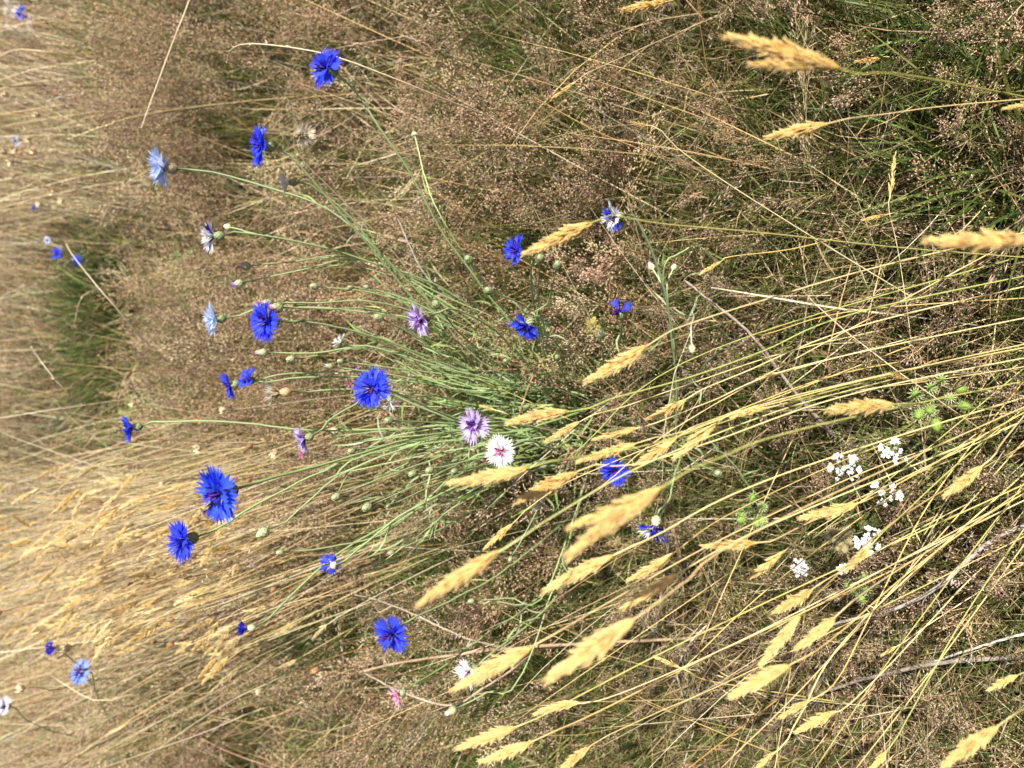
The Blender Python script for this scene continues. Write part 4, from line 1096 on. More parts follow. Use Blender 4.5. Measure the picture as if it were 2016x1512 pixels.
GG = [
 ('big fluffy two lobed golden seed head near the top right', (1650, 134), (1422, 66), dict(culm=[(1760, 145), (1900, 168)], root=(2160, 225), d=0.40, lobe=(1466, 128), wide=0.115, cc=(0.42, 0.40, 0.10))),
 ('golden seed head below the two lobed one, slightly blurred', (1635, 242), (1497, 276), dict(culm=[(1740, 225), (1880, 207)], root=(2170, 190), d=0.52, wide=0.13)),
 ('small golden seed head right beside the two lobed head', (1732, 115), (1680, 126), dict(culm=[(1830, 122)], root=(2080, 160))),
 ('pale golden seed head cut off by the right edge, upper right', (2060, 198), (1966, 217), dict(d=0.55, root=(2200, 180))),
 ('golden seed head touching the top edge right of centre', (1312, 3), (1215, 27), dict(d=0.70, culm=[(1400, -30)], root=(1800, -80), wide=0.13)),
 ('slim golden seed head on a straight diagonal straw, upper centre', (1135, 160), (1083, 202), dict(d=0.78, culm=[(1345, 60)], root=(1640, -60), wide=0.11, cc=(0.62, 0.54, 0.30))),
 ('short stubby golden seed head above the long diagonal straw, upper right of centre', (1274, 248), (1237, 240), dict(d=0.74, culm=[(1344, 300), (1480, 392), (1690, 522)], root=(1905, 650), wide=0.24, cc=(0.66, 0.56, 0.30))),
 ('pale rye like seed spike standing upright in the picture, right side', (1752, 392), (1763, 290), dict(d=0.80, culm=[(1770, 505), (1800, 720), (1835, 1036)], root=(1850, 1120), wide=0.075, n=16, cc=(0.70, 0.60, 0.36))),
 ('small golden seed head beside the upright pale spike, right side', (1747, 422), (1692, 436), dict(culm=[(1850, 390)], root=(2010, 330))),
 ('large blurred golden seed head at the right edge', (2040, 470), (1815, 489), dict(d=0.36, root=(2300, 455), wide=0.12)),
 ('golden seed head covering a blue bloom, upper centre', (1168, 437), (1022, 507), dict(culm=[(1300, 440), (1500, 458), (1800, 490)], root=(2180, 520), d=0.52, wide=0.13)),
 ('small golden seed head by the branching grey stalk, right of centre', (1420, 515), (1374, 540), dict(culm=[(1560, 490)], root=(1900, 420))),
 ('golden seed head hanging diagonally below the wispy blue bloom', (1275, 680), (1152, 760), dict(culm=[(1344, 642), (1500, 592), (1750, 520)], root=(2150, 430), d=0.54, wide=0.14)),
 ('pale golden seed head lying level right of the lilac bloom', (1120, 810), (988, 822), dict(culm=[(1200, 786), (1350, 745), (1500, 692), (1700, 612)], root=(2140, 520), d=0.54, wide=0.13)),
 ('slim pale seed head under the level one, beside the white pink bloom', (1142, 830), (1066, 873), dict(culm=[(1230, 800), (1360, 755), (1560, 690)], root=(2140, 560), d=0.66, wide=0.10)),
 ('pale seed head just right of the slim pale one', (1258, 842), (1160, 868), dict(culm=[(1400, 790), (1600, 715)], root=(2150, 600), d=0.62, wide=0.10)),
 ('golden seed head pointing down right of the pale ones, centre right', (1352, 785), (1272, 836), dict(culm=[(1460, 735), (1700, 640)], root=(2130, 540), d=0.64, wide=0.125)),
 ('long blurred golden seed head below the white pink bloom', (1042, 920), (875, 972), dict(culm=[(1140, 900), (1290, 872), (1560, 790)], root=(2150, 640), d=0.46, wide=0.11)),
 ('orange golden seed head right of the long blurred one, lower centre', (1137, 928), (1008, 992), dict(culm=[(1250, 915), (1400, 870), (1700, 770)], root=(2150, 680), d=0.52, wide=0.12)),
 ('thin golden seed head just left of the small crossed blue bloom', (1255, 872), (1128, 914), dict(culm=[(1344, 850), (1600, 770)], root=(2150, 650), d=0.54, wide=0.095)),
 ('feathery golden seed head over the meeting culms, upper of the pair', (1332, 862), (1236, 932), dict(culm=[(1420, 820), (1640, 740)], root=(2140, 640), d=0.58, wide=0.12)),
 ('feathery golden seed head over the meeting culms, right hand of the pair', (1412, 833), (1315, 908), dict(culm=[(1520, 795), (1760, 735)], root=(2150, 660), d=0.58, wide=0.12)),
 ('very large blurred golden seed head with a forked end, lower centre', (1305, 958), (1098, 1092), dict(culm=[(1420, 900), (1640, 830)], root=(2170, 720), d=0.38, wide=0.10, lobe=(1105, 1045))),
 ('large golden seed head above the curled dead stalk, lower left of centre', (988, 1083), (806, 1196), dict(culm=[(1100, 1010), (1290, 905), (1560, 800)], root=(2160, 640), d=0.40, wide=0.105)),
 ('small crisp golden seed head beside the large one, lower centre', (1010, 1030), (950, 1085), dict(culm=[(1060, 985), (1230, 900)], root=(1900, 640), d=0.70, wide=0.12)),
 ('golden seed head left of the nodding blue and white bloom', (1208, 1093), (1062, 1165), dict(culm=[(1300, 1050), (1450, 970), (1700, 880)], root=(2160, 740), d=0.50, wide=0.12)),
 ('golden seed head right below the nodding bloom, upper of two', (1327, 1088), (1240, 1156), dict(culm=[(1450, 1005), (1700, 890)], root=(2170, 730), d=0.58, wide=0.12)),
 ('golden seed head right below the nodding bloom, lower of two', (1338, 1128), (1216, 1204), dict(culm=[(1480, 1050), (1740, 940)], root=(2190, 760), d=0.54, wide=0.11)),
 ('broad blurred golden seed head low in the picture centre', (1250, 1218), (1066, 1346), dict(culm=[(1344, 1150), (1560, 1010)], root=(2200, 720), d=0.38, wide=0.13)),
 ('golden seed head in front of the hidden white bloom, bottom centre', (1052, 1270), (886, 1360), dict(culm=[(1200, 1185), (1420, 1062), (1700, 930)], root=(2180, 760), d=0.46, wide=0.115)),
 ('golden seed head lying level right of the leafy ground, bottom centre', (1142, 1384), (1046, 1391), dict(culm=[(1260, 1350), (1450, 1265), (1700, 1140)], root=(2190, 900), d=0.62, wide=0.13)),
 ('pale golden seed head near the bottom, upper of the bottom pair', (1018, 1430), (890, 1476), dict(culm=[(1140, 1370), (1344, 1265), (1650, 1120)], root=(2180, 880), d=0.55, wide=0.115)),
 ('pale golden seed head near the bottom, lower of the bottom pair', (1052, 1458), (938, 1512), dict(culm=[(1180, 1400), (1400, 1290), (1700, 1150)], root=(2180, 920), d=0.55, wide=0.115)),
 ('golden seed head running off the bottom edge, right of the pair', (1162, 1470), (1085, 1524), dict(culm=[(1300, 1400), (1500, 1310)], root=(2150, 990), d=0.60, wide=0.13)),
 ('small golden seed head under the broad blurred one', (1338, 1314), (1284, 1290), dict(d=0.78, culm=[(1420, 1345)], root=(1700, 1400), wide=0.14)),
 ('forked golden seed head left of the white lace flowers', (1492, 1068), (1378, 1082), dict(culm=[(1590, 1030), (1760, 950)], root=(2150, 800), d=0.56, wide=0.115)),
 ('slim golden seed head above the small round lace flower', (1546, 1084), (1472, 1146), dict(culm=[(1650, 1015), (1800, 930)], root=(2150, 770), d=0.64, wide=0.12)),
 ('golden seed head left of the large petalled lace flower', (1690, 990), (1570, 1036), dict(culm=[(1800, 935), (1930, 860)], root=(2150, 740), d=0.58, wide=0.12)),
 ('golden seed head below the small round lace flower', (1602, 1158), (1516, 1216), dict(culm=[(1700, 1100), (1850, 1020)], root=(2150, 870), d=0.58, wide=0.125)),
 ('golden seed head low right, upper part of the overlapping pair', (1576, 1210), (1490, 1318), dict(culm=[(1640, 1140), (1800, 1000)], root=(2160, 800), d=0.52, wide=0.11)),
 ('golden seed head low right, lower part of the overlapping pair', (1556, 1308), (1420, 1374), dict(culm=[(1660, 1240), (1850, 1080)], root=(2180, 850), d=0.48, wide=0.13)),
 ('golden seed head right of the overlapping pair', (1646, 1213), (1565, 1288), dict(culm=[(1740, 1140), (1900, 1040)], root=(2170, 880), d=0.50, wide=0.15)),
 ('golden seed head just below the lace flower with large petals', (1716, 1072), (1662, 1132), dict(culm=[(1780, 1010), (1900, 900)], root=(2120, 720), d=0.56, wide=0.14)),
 ('golden seed head crossing the grey dead branch, low right', (1596, 1378), (1524, 1414), dict(culm=[(1660, 1320), (1730, 1180), (1850, 960)], root=(2060, 700), d=0.60, wide=0.13)),
 ('ochre seed head under the grey dead branch, low right', (1646, 1400), (1558, 1440), dict(culm=[(1760, 1300), (1900, 1150)], root=(2140, 930), d=0.62, wide=0.125)),
 ('golden seed head cut by the bottom edge, lower right of centre', (1526, 1480), (1478, 1520), dict(d=0.60, culm=[(1580, 1400), (1700, 1220)], root=(2100, 860), wide=0.13)),
 ('golden seed head cut by the bottom edge, second from the right corner', (1746, 1478), (1706, 1530), dict(d=0.56, culm=[(1800, 1390), (1920, 1180)], root=(2120, 900), wide=0.13)),
 ('large golden seed head in the bottom right corner', (1966, 1428), (1846, 1512), dict(d=0.46, root=(2240, 1250), wide=0.12)),
 ('ragged golden seed head at the right edge, lower right', (2006, 1328), (1938, 1358), dict(d=0.55, root=(2120, 1120), wide=0.14)),
 ('golden seed head right of the green burs, hanging from a bent culm', (1935, 916), (1856, 986), dict(culm=[(1990, 850)], root=(2120, 700), d=0.54, wide=0.14)),
 ('blurred golden seed head pointing level at the green burs', (1762, 796), (1614, 806), dict(culm=[(1830, 796), (1960, 808)], root=(2200, 850), d=0.50, wide=0.13)),
 ('small golden seed head among culms, left of the dead brown stalk', (1536, 734), (1484, 746), dict(culm=[(1700, 690)], root=(2060, 600), wide=0.13)),
 ('golden seed head lying along the culms at right centre', (1510, 802), (1430, 816), dict(culm=[(1680, 770), (1900, 740)], root=(2160, 700), d=0.62, wide=0.12)),
 ('tiny pale seed head near the bent dry culms, right', (1788, 746), (1742, 735), dict(d=0.80, culm=[(1860, 735)], root=(2010, 690), wide=0.14)),
 ('small pale seed head near the grey branch, low right', (1766, 1272), (1732, 1292), dict(d=0.78, culm=[(1850, 1215)], root=(2060, 1080), wide=0.13)),
 ('tiny orange seed head tucked between the leaves above the lilac bloom', (976, 808), (940, 798), dict(d=0.78, culm=[(1050, 840)], root=(1250, 880), wide=0.16)),
]
for lb, b, tp, kw in GG:
    golden_grass(lb, b, tp, **kw)
# bare culms of the same tussock, their heads out of frame or lost
BARE = [('bare golden culm sloping through the right centre', (1120, 900), (1400, 690), (2140, 470), 0.66), ('bare pale culm crossing beneath the lilac bloom', (1180, 960), (1400, 800), (2100, 420), 0.64),
        ('bare olive culm over the lace flowers', (1600, 1060), (1830, 880), (2120, 640), 0.66),
        ('thick bare culm leaning to the right edge over the lace flowers', (1500, 1250), (1760, 1110), (2150, 900), 0.6),
        ('bare culm along the bottom right, inner', (1420, 1512), (1640, 1290), (2080, 800), 0.62), ('bare culm along the bottom right, outer', (1600, 1520), (1780, 1260), (2090, 860), 0.62),
        ('bare straw culm cutting the lower right corner', (1680, 1520), (1850, 1300), (2100, 960), 0.6), ('thick yellow culm with a joint, right of centre', (1500, 660), (1700, 610), (2150, 580), 0.7),
        ('bare orange culm from the bottom edge to the burs', (1330, 1330), (1560, 1120), (2000, 800), 0.68)]
for lb, a, m, rt_, d in BARE:
    rt = PZ(*rt_); rt[2] = float(hgt(rt[0], rt[1])) - 0.004
    t = thing('bare_culm', lb, 'grass stem', rt, 'bare culms of the golden grass')
    path = smooth_path(px_path(rt, [m], a, d) + [P(*a, d)], 30)
    mb = MB(); c = pal(1, [(0.62, 0.44, 0.16), (0.66, 0.52, 0.24), (0.44, 0.40, 0.13)], [3, 3, 2], 0.08)[0]
    mb.tube(path - rt, np.linspace(0.0008, 0.0004, 30), 6, c)
    mb.build('culm', M_CULM, t)

# the far golden stand: one thing per grass, heads seen small
def stand_grass(label, base, tip_dir, L, rt, group):
    t = thing('golden_grass', label, 'grass', rt, group)
    v = base - rt
    mid = rt + v * 0.5 + np.array([0, 0, 0.02])
    path = smooth_path([rt, mid, base, base + tip_dir * L * 0.3], 10)
    mb = MB(); mb.tube(path - rt, np.linspace(0.0011, 0.0007, 10), 3, pal(1, [STRAW, PALE, (0.58, 0.42, 0.18)], [3, 2, 3], 0.1)[0], cap=False)
    mb.build('culm', M_CULM, t)
    Rm = frame_from(tip_dir, rng.random() * 6.28); Rm = np.stack([Rm[:, 2], Rm[:, 0], Rm[:, 1]], 1)
    put('seed_head', FARHEADS[rng.integers(8)], t, mw=mat4(Rm, base - rt, L))

for k in range(230):
    px = rng.uniform(-10, 480) if k % 4 else rng.uniform(-20, 240)
    py = 905 + 0.10 * (480 - px) * rng.uniform(-0.6, 0.5) + rng.random() ** 0.8 * (360 + 0.25 * (px > 240) * (px - 240))
    z = rng.uniform(0.44, 0.62)
    if px > 330: z = rng.uniform(0.36, 0.5)
    b = PZ(px, py, z)
    tip = unit(np.array([-0.30 + rng.normal() * 0.35, rng.normal() * 0.3, 0.75]))
    rt = np.array([b[0] + 0.10 + rng.normal() * 0.05, b[1] - 0.02 + rng.normal() * 0.05, 0.0]); rt[2] = float(hgt(rt[0], rt[1])) - 0.004
    stand_grass('golden grass with small seed head, in the dense stand at lower left', b, tip, rng.uniform(0.040, 0.066), rt, 'dense far stand of golden grass')
for k, (bx, by, tx, ty, lb) in enumerate([
    (525, 1197, 475, 1206, 'above the barely opened blue bloom, lying level'), (505, 1215, 450, 1236, 'touching the barely opened blue bloom'), (478, 1250, 440, 1272, 'just below the barely opened blue bloom'),
    (382, 1260, 330, 1294, 'pale and crisp, left of the barely opened bloom'), (585, 1226, 538, 1256, 'pale, right of the barely opened bloom'), (646, 1226, 610, 1262, 'ochre, furthest right of the loose group'),
    (587, 1297, 545, 1322, 'pale, lowest of the loose group'), (526, 1064, 472, 1094, 'beneath the pointed bud, in mid straw'), (414, 1155, 362, 1176, 'upper of the crisp pair left of the lower blooms'),
    (385, 1175, 320, 1196, 'lower of the crisp pair left of the lower blooms'), (270, 1200, 322, 1180, 'pointing right amid the straw, lower left'), (250, 1425, 205, 1450, 'near the reddish stem, bottom left')]):
    z = 0.34 if bx > 430 else 0.46
    b = PZ(bx, by, z); tp = P(tx, ty, depth_at(bx, z))
    L = np.linalg.norm(tp - b)
    rt = np.array([b[0] + 0.09, b[1] - 0.03, 0.0]); rt[2] = float(hgt(rt[0], rt[1])) - 0.004
    stand_grass('golden seed head ' + lb, b, unit(tp - b), L, rt, 'loose golden heads before the stand')

# ---------------------------------------------------------------- single straws and dry stalks
def straw_thing(label, pts, r=0.0012, col=PALE, head=None, name='dry_straw', cat='straw', group='single dry straws'):
    """pts: (px, py, height); last point is the root side"""
    w3 = [PZ(a, b, c) for a, b, c in pts]
    rt = w3[-1].copy()
    t = thing(name, label, cat, rt, group)
    path = smooth_path(w3, 30)
    mb = MB(); mb.tube(path - rt, np.linspace(r * 0.6, r, 30), 5, np.array(col) * rng.uniform(0.9, 1.1))
    mb.build('culm', M_CULM, t)
    if head:
        n, L = head
        hb = MB()
        b, tp = [], []
        for k in range(n):
            q = k / n * 0.30
            i = int(q * 29); p = path[i] - rt; tg = unit(path[max(i - 1, 0)] - path[i + 1])
            d = unit(tg + rng.normal(size=3) * 0.28)
            b.append(p); tp.append(p + d * L * rng.uniform(0.8, 1.2))
        hb.lens(np.array(b), np.array(tp), L * 0.26, pal(n, [PALE, CREAM, STRAW], [2, 2, 1], 0.08), 4)
        hb.build('seed_head', M_SPIKE, t)

straw_thing('straight pale straw slanting down from the top edge, upper left', [(378, -15, 0.42), (330, 110, 0.46), (278, 252, 0.50)][::-1] + [(385, -60, 0.30)], 0.0014)
straw_thing('straw with a hooked drooping tip left of the uppermost blue bloom', [(447, 122, 0.55), (455, 98, 0.57), (500, 86, 0.575), (640, 106, 0.52), (770, 152, 0.45), (900, 205, 0.34), (1100, 280, 0.05), (1130, 290, 0.0)], 0.0012, PALE, (10, 0.008))
straw_thing('bent pale straw arching behind the small light blue bloom', [(130, 480, 0.55), (150, 512, 0.55), (225, 602, 0.50), (330, 712, 0.36), (450, 770, 0.15), (520, 800, 0.0)], 0.0017, (0.56, 0.48, 0.36))
straw_thing('pale straw running down to the leftmost blue bloom', [(64, 688, 0.60), (120, 760, 0.56), (200, 822, 0.44), (250, 850, 0.30), (330, 900, 0.0)], 0.0016, (0.56, 0.48, 0.36), (9, 0.012))
straw_thing('long level pale straw reaching the left edge above the leftmost bloom', [(-20, 826, 0.66), (150, 800, 0.52), (440, 760, 0.15), (540, 745, 0.0)], 0.0014, (0.60, 0.50, 0.34))
straw_thing('thin golden straw crossing between the lilac blooms and the left blue ones', [(445, 640, 0.5), (490, 750, 0.42), (530, 850, 0.33), (590, 925, 0.2), (660, 1000, 0.0)], 0.0008, (0.55, 0.40, 0.16))
straw_thing('thick pale straw lying level right of the winding stem', [(1400, 566, 0.14), (1520, 586, 0.12), (1640, 606, 0.08), (1765, 620, 0.03), (1780, 622, 0.0)], 0.0017, (0.72, 0.62, 0.42))
straw_thing('thin orange culm running through the upper brown haze', [(1040, 185, 0.34), (1200, 270, 0.24), (1380, 332, 0.08), (1450, 350, 0.0)], 0.0010, (0.52, 0.30, 0.11))
straw_thing('arching pale flower spike at the far upper left edge', [(2, 110, 0.52), (30, 98, 0.55), (75, 100, 0.54), (140, 108, 0.46), (250, 128, 0.20), (330, 140, 0.0)], 0.0018, CREAM, (16, 0.018))
straw_thing('tan flower spike crossing under the arching pale one, far upper left', [(98, 136, 0.42), (140, 122, 0.42), (190, 112, 0.36), (300, 105, 0.16), (400, 110, 0.0)], 0.0017, (0.50, 0.36, 0.2), (14, 0.016))
straw_thing('straight tan spike above the arching pale one, far upper left', [(85, 84, 0.40), (140, 90, 0.36), (220, 104, 0.2), (300, 118, 0.0)], 0.0017, CREAM, (12, 0.014))
straw_thing('small hanging dry spike left of the slanting straw', [(188, 168, 0.36), (190, 140, 0.40), (200, 115, 0.40), (260, 130, 0.2), (320, 140, 0.0)], 0.0012, CREAM, (10, 0.014))
straw_thing('golden flower spike slanting up to the left of the pale sky blue bloom', [(140, 272, 0.50), (200, 250, 0.48), (280, 226, 0.4), (430, 205, 0.22), (640, 185, 0.0)], 0.0013, (0.60, 0.46, 0.22), (14, 0.014))
straw_thing('hanging dry tip before the dark tussock, left middle', [(146, 640, 0.42), (155, 600, 0.46), (175, 575, 0.46), (250, 560, 0.30), (380, 520, 0.0)], 0.0014, CREAM, (8, 0.016))
straw_thing('pale straw from the lower left stand curving down to the bottom edge', [(195, 1310, 0.5), (160, 1450, 0.42), (150, 1540, 0.35), (148, 1600, 0.2), (150, 1640, 0.0)], 0.0014, PALE, (9, 0.014))
straw_thing('long pale straw rising from the bottom edge to the right, lower left', [(500, 1400, 0.46), (380, 1450, 0.40), (180, 1520, 0.3), (120, 1545, 0.0)], 0.0013, PALE)
straw_thing('second long pale straw below it at the bottom edge', [(560, 1330, 0.44), (420, 1400, 0.40), (260, 1512, 0.32), (200, 1560, 0.0)], 0.0013, PALE)
straw_thing('pale straw bent at the bottom left, crossing the golden heads', [(100, 1330, 0.6), (190, 1380, 0.54), (280, 1370, 0.46), (380, 1430, 0.26), (520, 1495, 0.0)], 0.0013, PALE)
straw_thing('straight pale straw slanting beneath the pointed bud', [(400, 1140, 0.56), (430, 1110, 0.52), (560, 1048, 0.4), (690, 985, 0.25), (860, 900, 0.0)], 0.0012, (0.60, 0.48, 0.28), (8, 0.012))
straw_thing('long straw slanting through the lower green tuft', [(350, 1280, 0.56), (560, 1190, 0.42), (700, 1160, 0.3), (880, 1090, 0.0)], 0.0011, (0.56, 0.44, 0.24))
straw_thing('long straw leaning left across the far stand, middle left', [(60, 1010, 0.66), (200, 905, 0.52), (330, 905, 0.38), (520, 830, 0.0)], 0.0014, PALE)
straw_thing('reddish brown stem with bumps at the left edge, lower left', [(8, 1342, 0.62), (60, 1350, 0.58), (112, 1358, 0.52), (200, 1335, 0.36), (300, 1340, 0.0)], 0.0016, (0.34, 0.13, 0.08))
straw_thing('brown upright stalk near the bottom edge, lower left', [(230, 1440, 0.44), (380, 1450, 0.3), (520, 1470, 0.05), (530, 1472, 0.0)], 0.0018, (0.30, 0.16, 0.09))
straw_thing('pinkish dry stem crossing the bottom brown grass', [(370, 1440, 0.3), (450, 1480, 0.22), (560, 1520, 0.1), (600, 1535, 0.0)], 0.0016, (0.48, 0.28, 0.20))
straw_thing('orange thin culm leading to the left, below the curled dead stalk', [(560, 1350, 0.42), (640, 1300, 0.34), (780, 1262, 0.2), (930, 1240, 0.0)], 0.0010, (0.42, 0.22, 0.08))
straw_thing('dry pale stem forked near the far beige pods', [(90, 200, 0.46), (150, 186, 0.44), (200, 205, 0.36), (280, 235, 0.0)], 0.0022, (0.56, 0.50, 0.42))

# dry flower stalks with brown seed pods
def pod_mesh(kind, seed):
    g = np.random.default_rng(seed); mb = MB()
    if kind == 'brown':
        c = (0.27, 0.155, 0.075)
        mb.revolve([(0.001, 0), (0.0045, 0.002), (0.0058, 0.006), (0.0048, 0.010), (0.0028, 0.0125), (0.0004, 0.0130)], 8, c)
        n, w0, col2 = 9, 0.6, (0.40, 0.25, 0.13)
    else:
        c = (0.46, 0.31, 0.17)
        mb.revolve([(0.001, 0), (0.004, 0.002), (0.0048, 0.005), (0.0030, 0.008), (0.0004, 0.0088)], 8, c)
        n, w0, col2 = 9, 1.25, (0.72, 0.58, 0.38)
    for k in range(n):
        a = k * 6.283 / n + g.normal() * 0.15
        d = np.array([math.cos(a), math.sin(a), 0]); tn = np.array([-math.sin(a), math.cos(a), 0])
        h = g.uniform(0.9, 1.2)
        p0 = d * 0.0045 + (0, 0, 0.003); p1 = d * 0.0062 * w0 ** 0.6 + (0, 0, 0.0085 * h); p2 = d * 0.0072 * w0 + (0, 0, 0.0135 * h)
        wv = 0.0024
        mb.add([p0 - tn * wv, p0 + tn * wv, p1 - tn * wv * 0.8, p1 + tn * wv * 0.8, p2], quads=[(0, 1, 3, 2)], tris=[(2, 3, 4)], col=col2)
    return mb.mesh('seed_pod', M_POD)
PODS = {k: [pod_mesh(k, s) for s in range(3)] for k in ('brown', 'beige')}
POD_SPOTS = [
 ('brown', 243, 649, 0.44, 'round brown seed pod before the dark tussock, upper one'), ('brown', 257, 734, 0.44, 'round brown seed pod on a level stalk, left of the sparse blue bloom'),
 ('beige', 268, 794, 0.44, 'beige dry pod left of the leftmost blue bloom, above it'), ('beige', 445, 807, 0.44, 'beige split pod above the long straight stem'),
 ('brown', 272, 866, 0.52, 'tan dry pod right beneath the leftmost blue bloom'), ('beige', 395, 880, 0.44, 'pale split pod below the long straight stem'),
 ('brown', 497, 876, 0.38, 'brown pod left of the small lilac bloom'), ('beige', 547, 889, 0.40, 'open beige pod beside the green bud, left of the lilac bloom'),
 ('brown', 243, 914, 0.48, 'small brown pod at the head of the golden stand'), ('beige', 325, 949, 0.46, 'beige pod left of the biggest blue bloom'),
 ('brown', 493, 945, 0.40, 'rusty pod right of the biggest blue bloom'), ('brown', 394, 1025, 0.48, 'brown pod between the two large blue blooms'),
 ('brown', 386, 1094, 0.48, 'dark round pod below the second large bloom'), ('brown', 292, 1138, 0.50, 'brown pod in the stand, left of the second large bloom'),
 ('brown', 370, 1136, 0.46, 'large brown pod in the stand, right of its neighbour'), ('brown', 263, 1151, 0.50, 'small brown pod in the stand, leftmost of three'),
 ('brown', 343, 1220, 0.46, 'brown pod amid the straw above the barely opened bloom'), ('brown', 307, 1265, 0.48, 'brown pod amid the straw, left of the crisp pale head'),
 ('brown', 343, 1270, 0.46, 'dark pod amid the straw touching the crisp pale head'), ('brown', 543, 1158, 0.34, 'brown pod in the green tuft below the blue blooms'),
 ('brown', 430, 1401, 0.38, 'brown pod low near the bottom left straws'), ('brown', 628, 1315, 0.34, 'scaly cone shaped brown pod near the bottom left'),
 ('brown', 4, 1204, 0.62, 'brown pod at the very left edge'), ('beige', 140, 1273, 0.60, 'orange tan pod by the fading dark bloom'), ('beige', 50, 1355, 0.60, 'pale pod above the reddish stem'),
 ('beige', 80, 228, 0.50, 'beige dry flower head at far left, rightmost upper one'), ('beige', 14, 302, 0.50, 'beige dry flower head touching the far left edge'), ('beige', 35, 296, 0.48, 'beige dry flower head beside the faint pale blue one'),
 ('beige', 73, 300, 0.47, 'beige dry flower head, right of the far left cluster'), ('beige', 27, 318, 0.48, 'beige dry flower head, lowest of the far left cluster'), ('beige', 62, 274, 0.46, 'small beige pod in the upper part of the far left cluster'),
 ('beige', 32, 347, 0.46, 'beige dry flower head under the far left cluster'), ('beige', 83, 405, 0.42, 'tan pod by the faint dull blue bloom'), ('beige', 16, 190, 0.50, 'small tan pod near the left edge, upper left'),
 ('beige', 168, 187, 0.40, 'tan dry flower head at the fork of the pale dry stem'), ('beige', 106, 378, 0.42, 'beige pod on a long pale straw, far left'),
 ('beige', 128, 395, 0.40, 'whitish pod at the end of a slanted far straw'), ('brown', 290, 1422, 0.42, 'faded pod near the brown upright stalk'), ('beige', 515, 1360, 0.34, 'pale rosy pod in the brown grass, bottom left')]
for kd, px, py, z, lb in POD_SPOTS:
    pos = PZ(px, py, z)
    rt = np.array([pos[0] + rng.normal() * 0.04, pos[1] - 0.03 + rng.normal() * 0.05, 0.0]); rt[2] = float(hgt(rt[0], rt[1])) - 0.004
    t = thing('dry_flower_stalk', lb, 'dry flower', rt, 'dry flower stalks with seed pods')
    ax = unit(np.array([rng.normal() * 0.3, rng.normal() * 0.2 - 0.1, 1.0]))
    path = smooth_path([rt, (rt + pos) / 2 + rng.normal(size=3) * 0.012, pos - ax * 0.015, pos], 16)
    mb = MB(); mb.tube(path - rt, np.linspace(0.0013, 0.0009, 16), 5, (0.26, 0.155, 0.085) if kd == 'brown' else (0.44, 0.35, 0.24))
    mb.build('stem', M_WOOD, t)
    put('seed_pod', PODS[kd][rng.integers(3)], t, mw=mat4(frame_from(ax, rng.random() * 6), pos - rt, rng.uniform(0.75, 1.05) if px > 150 else 1.3))

# ---------------------------------------------------------------- dead branching stems
def dead_stem(label, pts, r0, r1, col, twigs=0, curls=0, cat='dead stem', rough=0.0012):
    w3 = [PZ(a, b, c) for a, b, c in pts]
    rt = w3[0].copy()
    t = thing('dead_stem', label, cat, rt, 'dead plant stems')
    path = smooth_path(w3, 44)
    path = path + np.cumsum(rng.normal(size=path.shape), 0) * 0.00035
    mb = MB(); mb.tube(path - rt, np.linspace(r0, r1, 44) * (1 + 0.10 * rng.normal(size=44)), 7, np.array(col)[None] * (1 + 0.12 * rng.normal(size=(44, 1))))
    mb.build('stalk', M_WOOD, t)
    for k in range(twigs):
        i = rng.integers(6, 40); p = path[i]
        d = unit(rng.normal(size=3) + unit(path[i + 1] - path[i]) * 0.8); l = rng.uniform(0.02, 0.05)
        q = smooth_path([p, p + d * l * 0.5, p + d * l + rng.normal(size=3) * 0.008], 8)
        m = MB(); m.tube(q - rt, np.linspace(r1 * 0.6, r1 * 0.3, 8), 4, np.array(col) * 0.95); m.build('twig', M_WOOD, t)
    for k in range(curls):
        i = rng.integers(2, 43); p = path[i]
        R3 = frame_from(rng.normal(size=3)); th = np.linspace(0, rng.uniform(4, 9), 22); rad = rng.uniform(0.004, 0.009) * (1 - th / 13)
        q = p + (np.stack([np.cos(th) * rad - rad[0], np.sin(th) * rad, th * 0.0012], 1)) @ R3.T
        m = MB()
        sd_ = unit(np.cross(np.gradient(q, axis=0), R3[:, 2]))
        m.ribbons((q - rt)[None], np.full(22, 0.0014) * np.linspace(1, 0.4, 22), np.repeat(R3[:, 2][None], 22, 0)[None], np.array([(0.50, 0.44, 0.38)]))
        m.build('curled_leaf', M_DRY, t)
    return t

dead_stem('brown dead stalk with a curled silver tip, lower middle', [(1010, 1283, 0.16), (925, 1258, 0.24), (850, 1225, 0.29), (790, 1200, 0.33), (735, 1180, 0.37), (695, 1172, 0.40)], 0.0021, 0.0012, (0.40, 0.31, 0.24), 2, 7)
dead_stem('long straight brown dead stalk running level, lower middle', [(1420, 1250, 0.0), (1340, 1256, 0.05), (1150, 1266, 0.16), (950, 1282, 0.26), (800, 1302, 0.33), (712, 1322, 0.37)], 0.0025, 0.0020, (0.30, 0.21, 0.13), 2, 6)
dead_stem('drooping dead stalk bent back under the pink bloom', [(712, 1322, 0.37), (790, 1362, 0.32), (885, 1388, 0.27), (950, 1358, 0.25), (1010, 1318, 0.22), (1060, 1280, 0.14)], 0.0018, 0.0012, (0.36, 0.27, 0.21), 2, 7)
dead_stem('silver grey dead branch curving from the right edge, low right', [(2070, 1030, 0.0), (2000, 1040, 0.06), (1930, 1080, 0.09), (1850, 1150, 0.11), (1760, 1195, 0.11), (1640, 1225, 0.10), (1560, 1270, 0.06)], 0.0030, 0.0012, (0.33, 0.29, 0.26), 4, 4)
dead_stem('dark grey dead branch lying below the silver one, low right', [(2060, 1290, 0.02), (1950, 1298, 0.05), (1850, 1305, 0.07), (1760, 1325, 0.07), (1660, 1350, 0.05), (1560, 1385, 0.02)], 0.0030, 0.0014, (0.24, 0.20, 0.17), 5, 4)
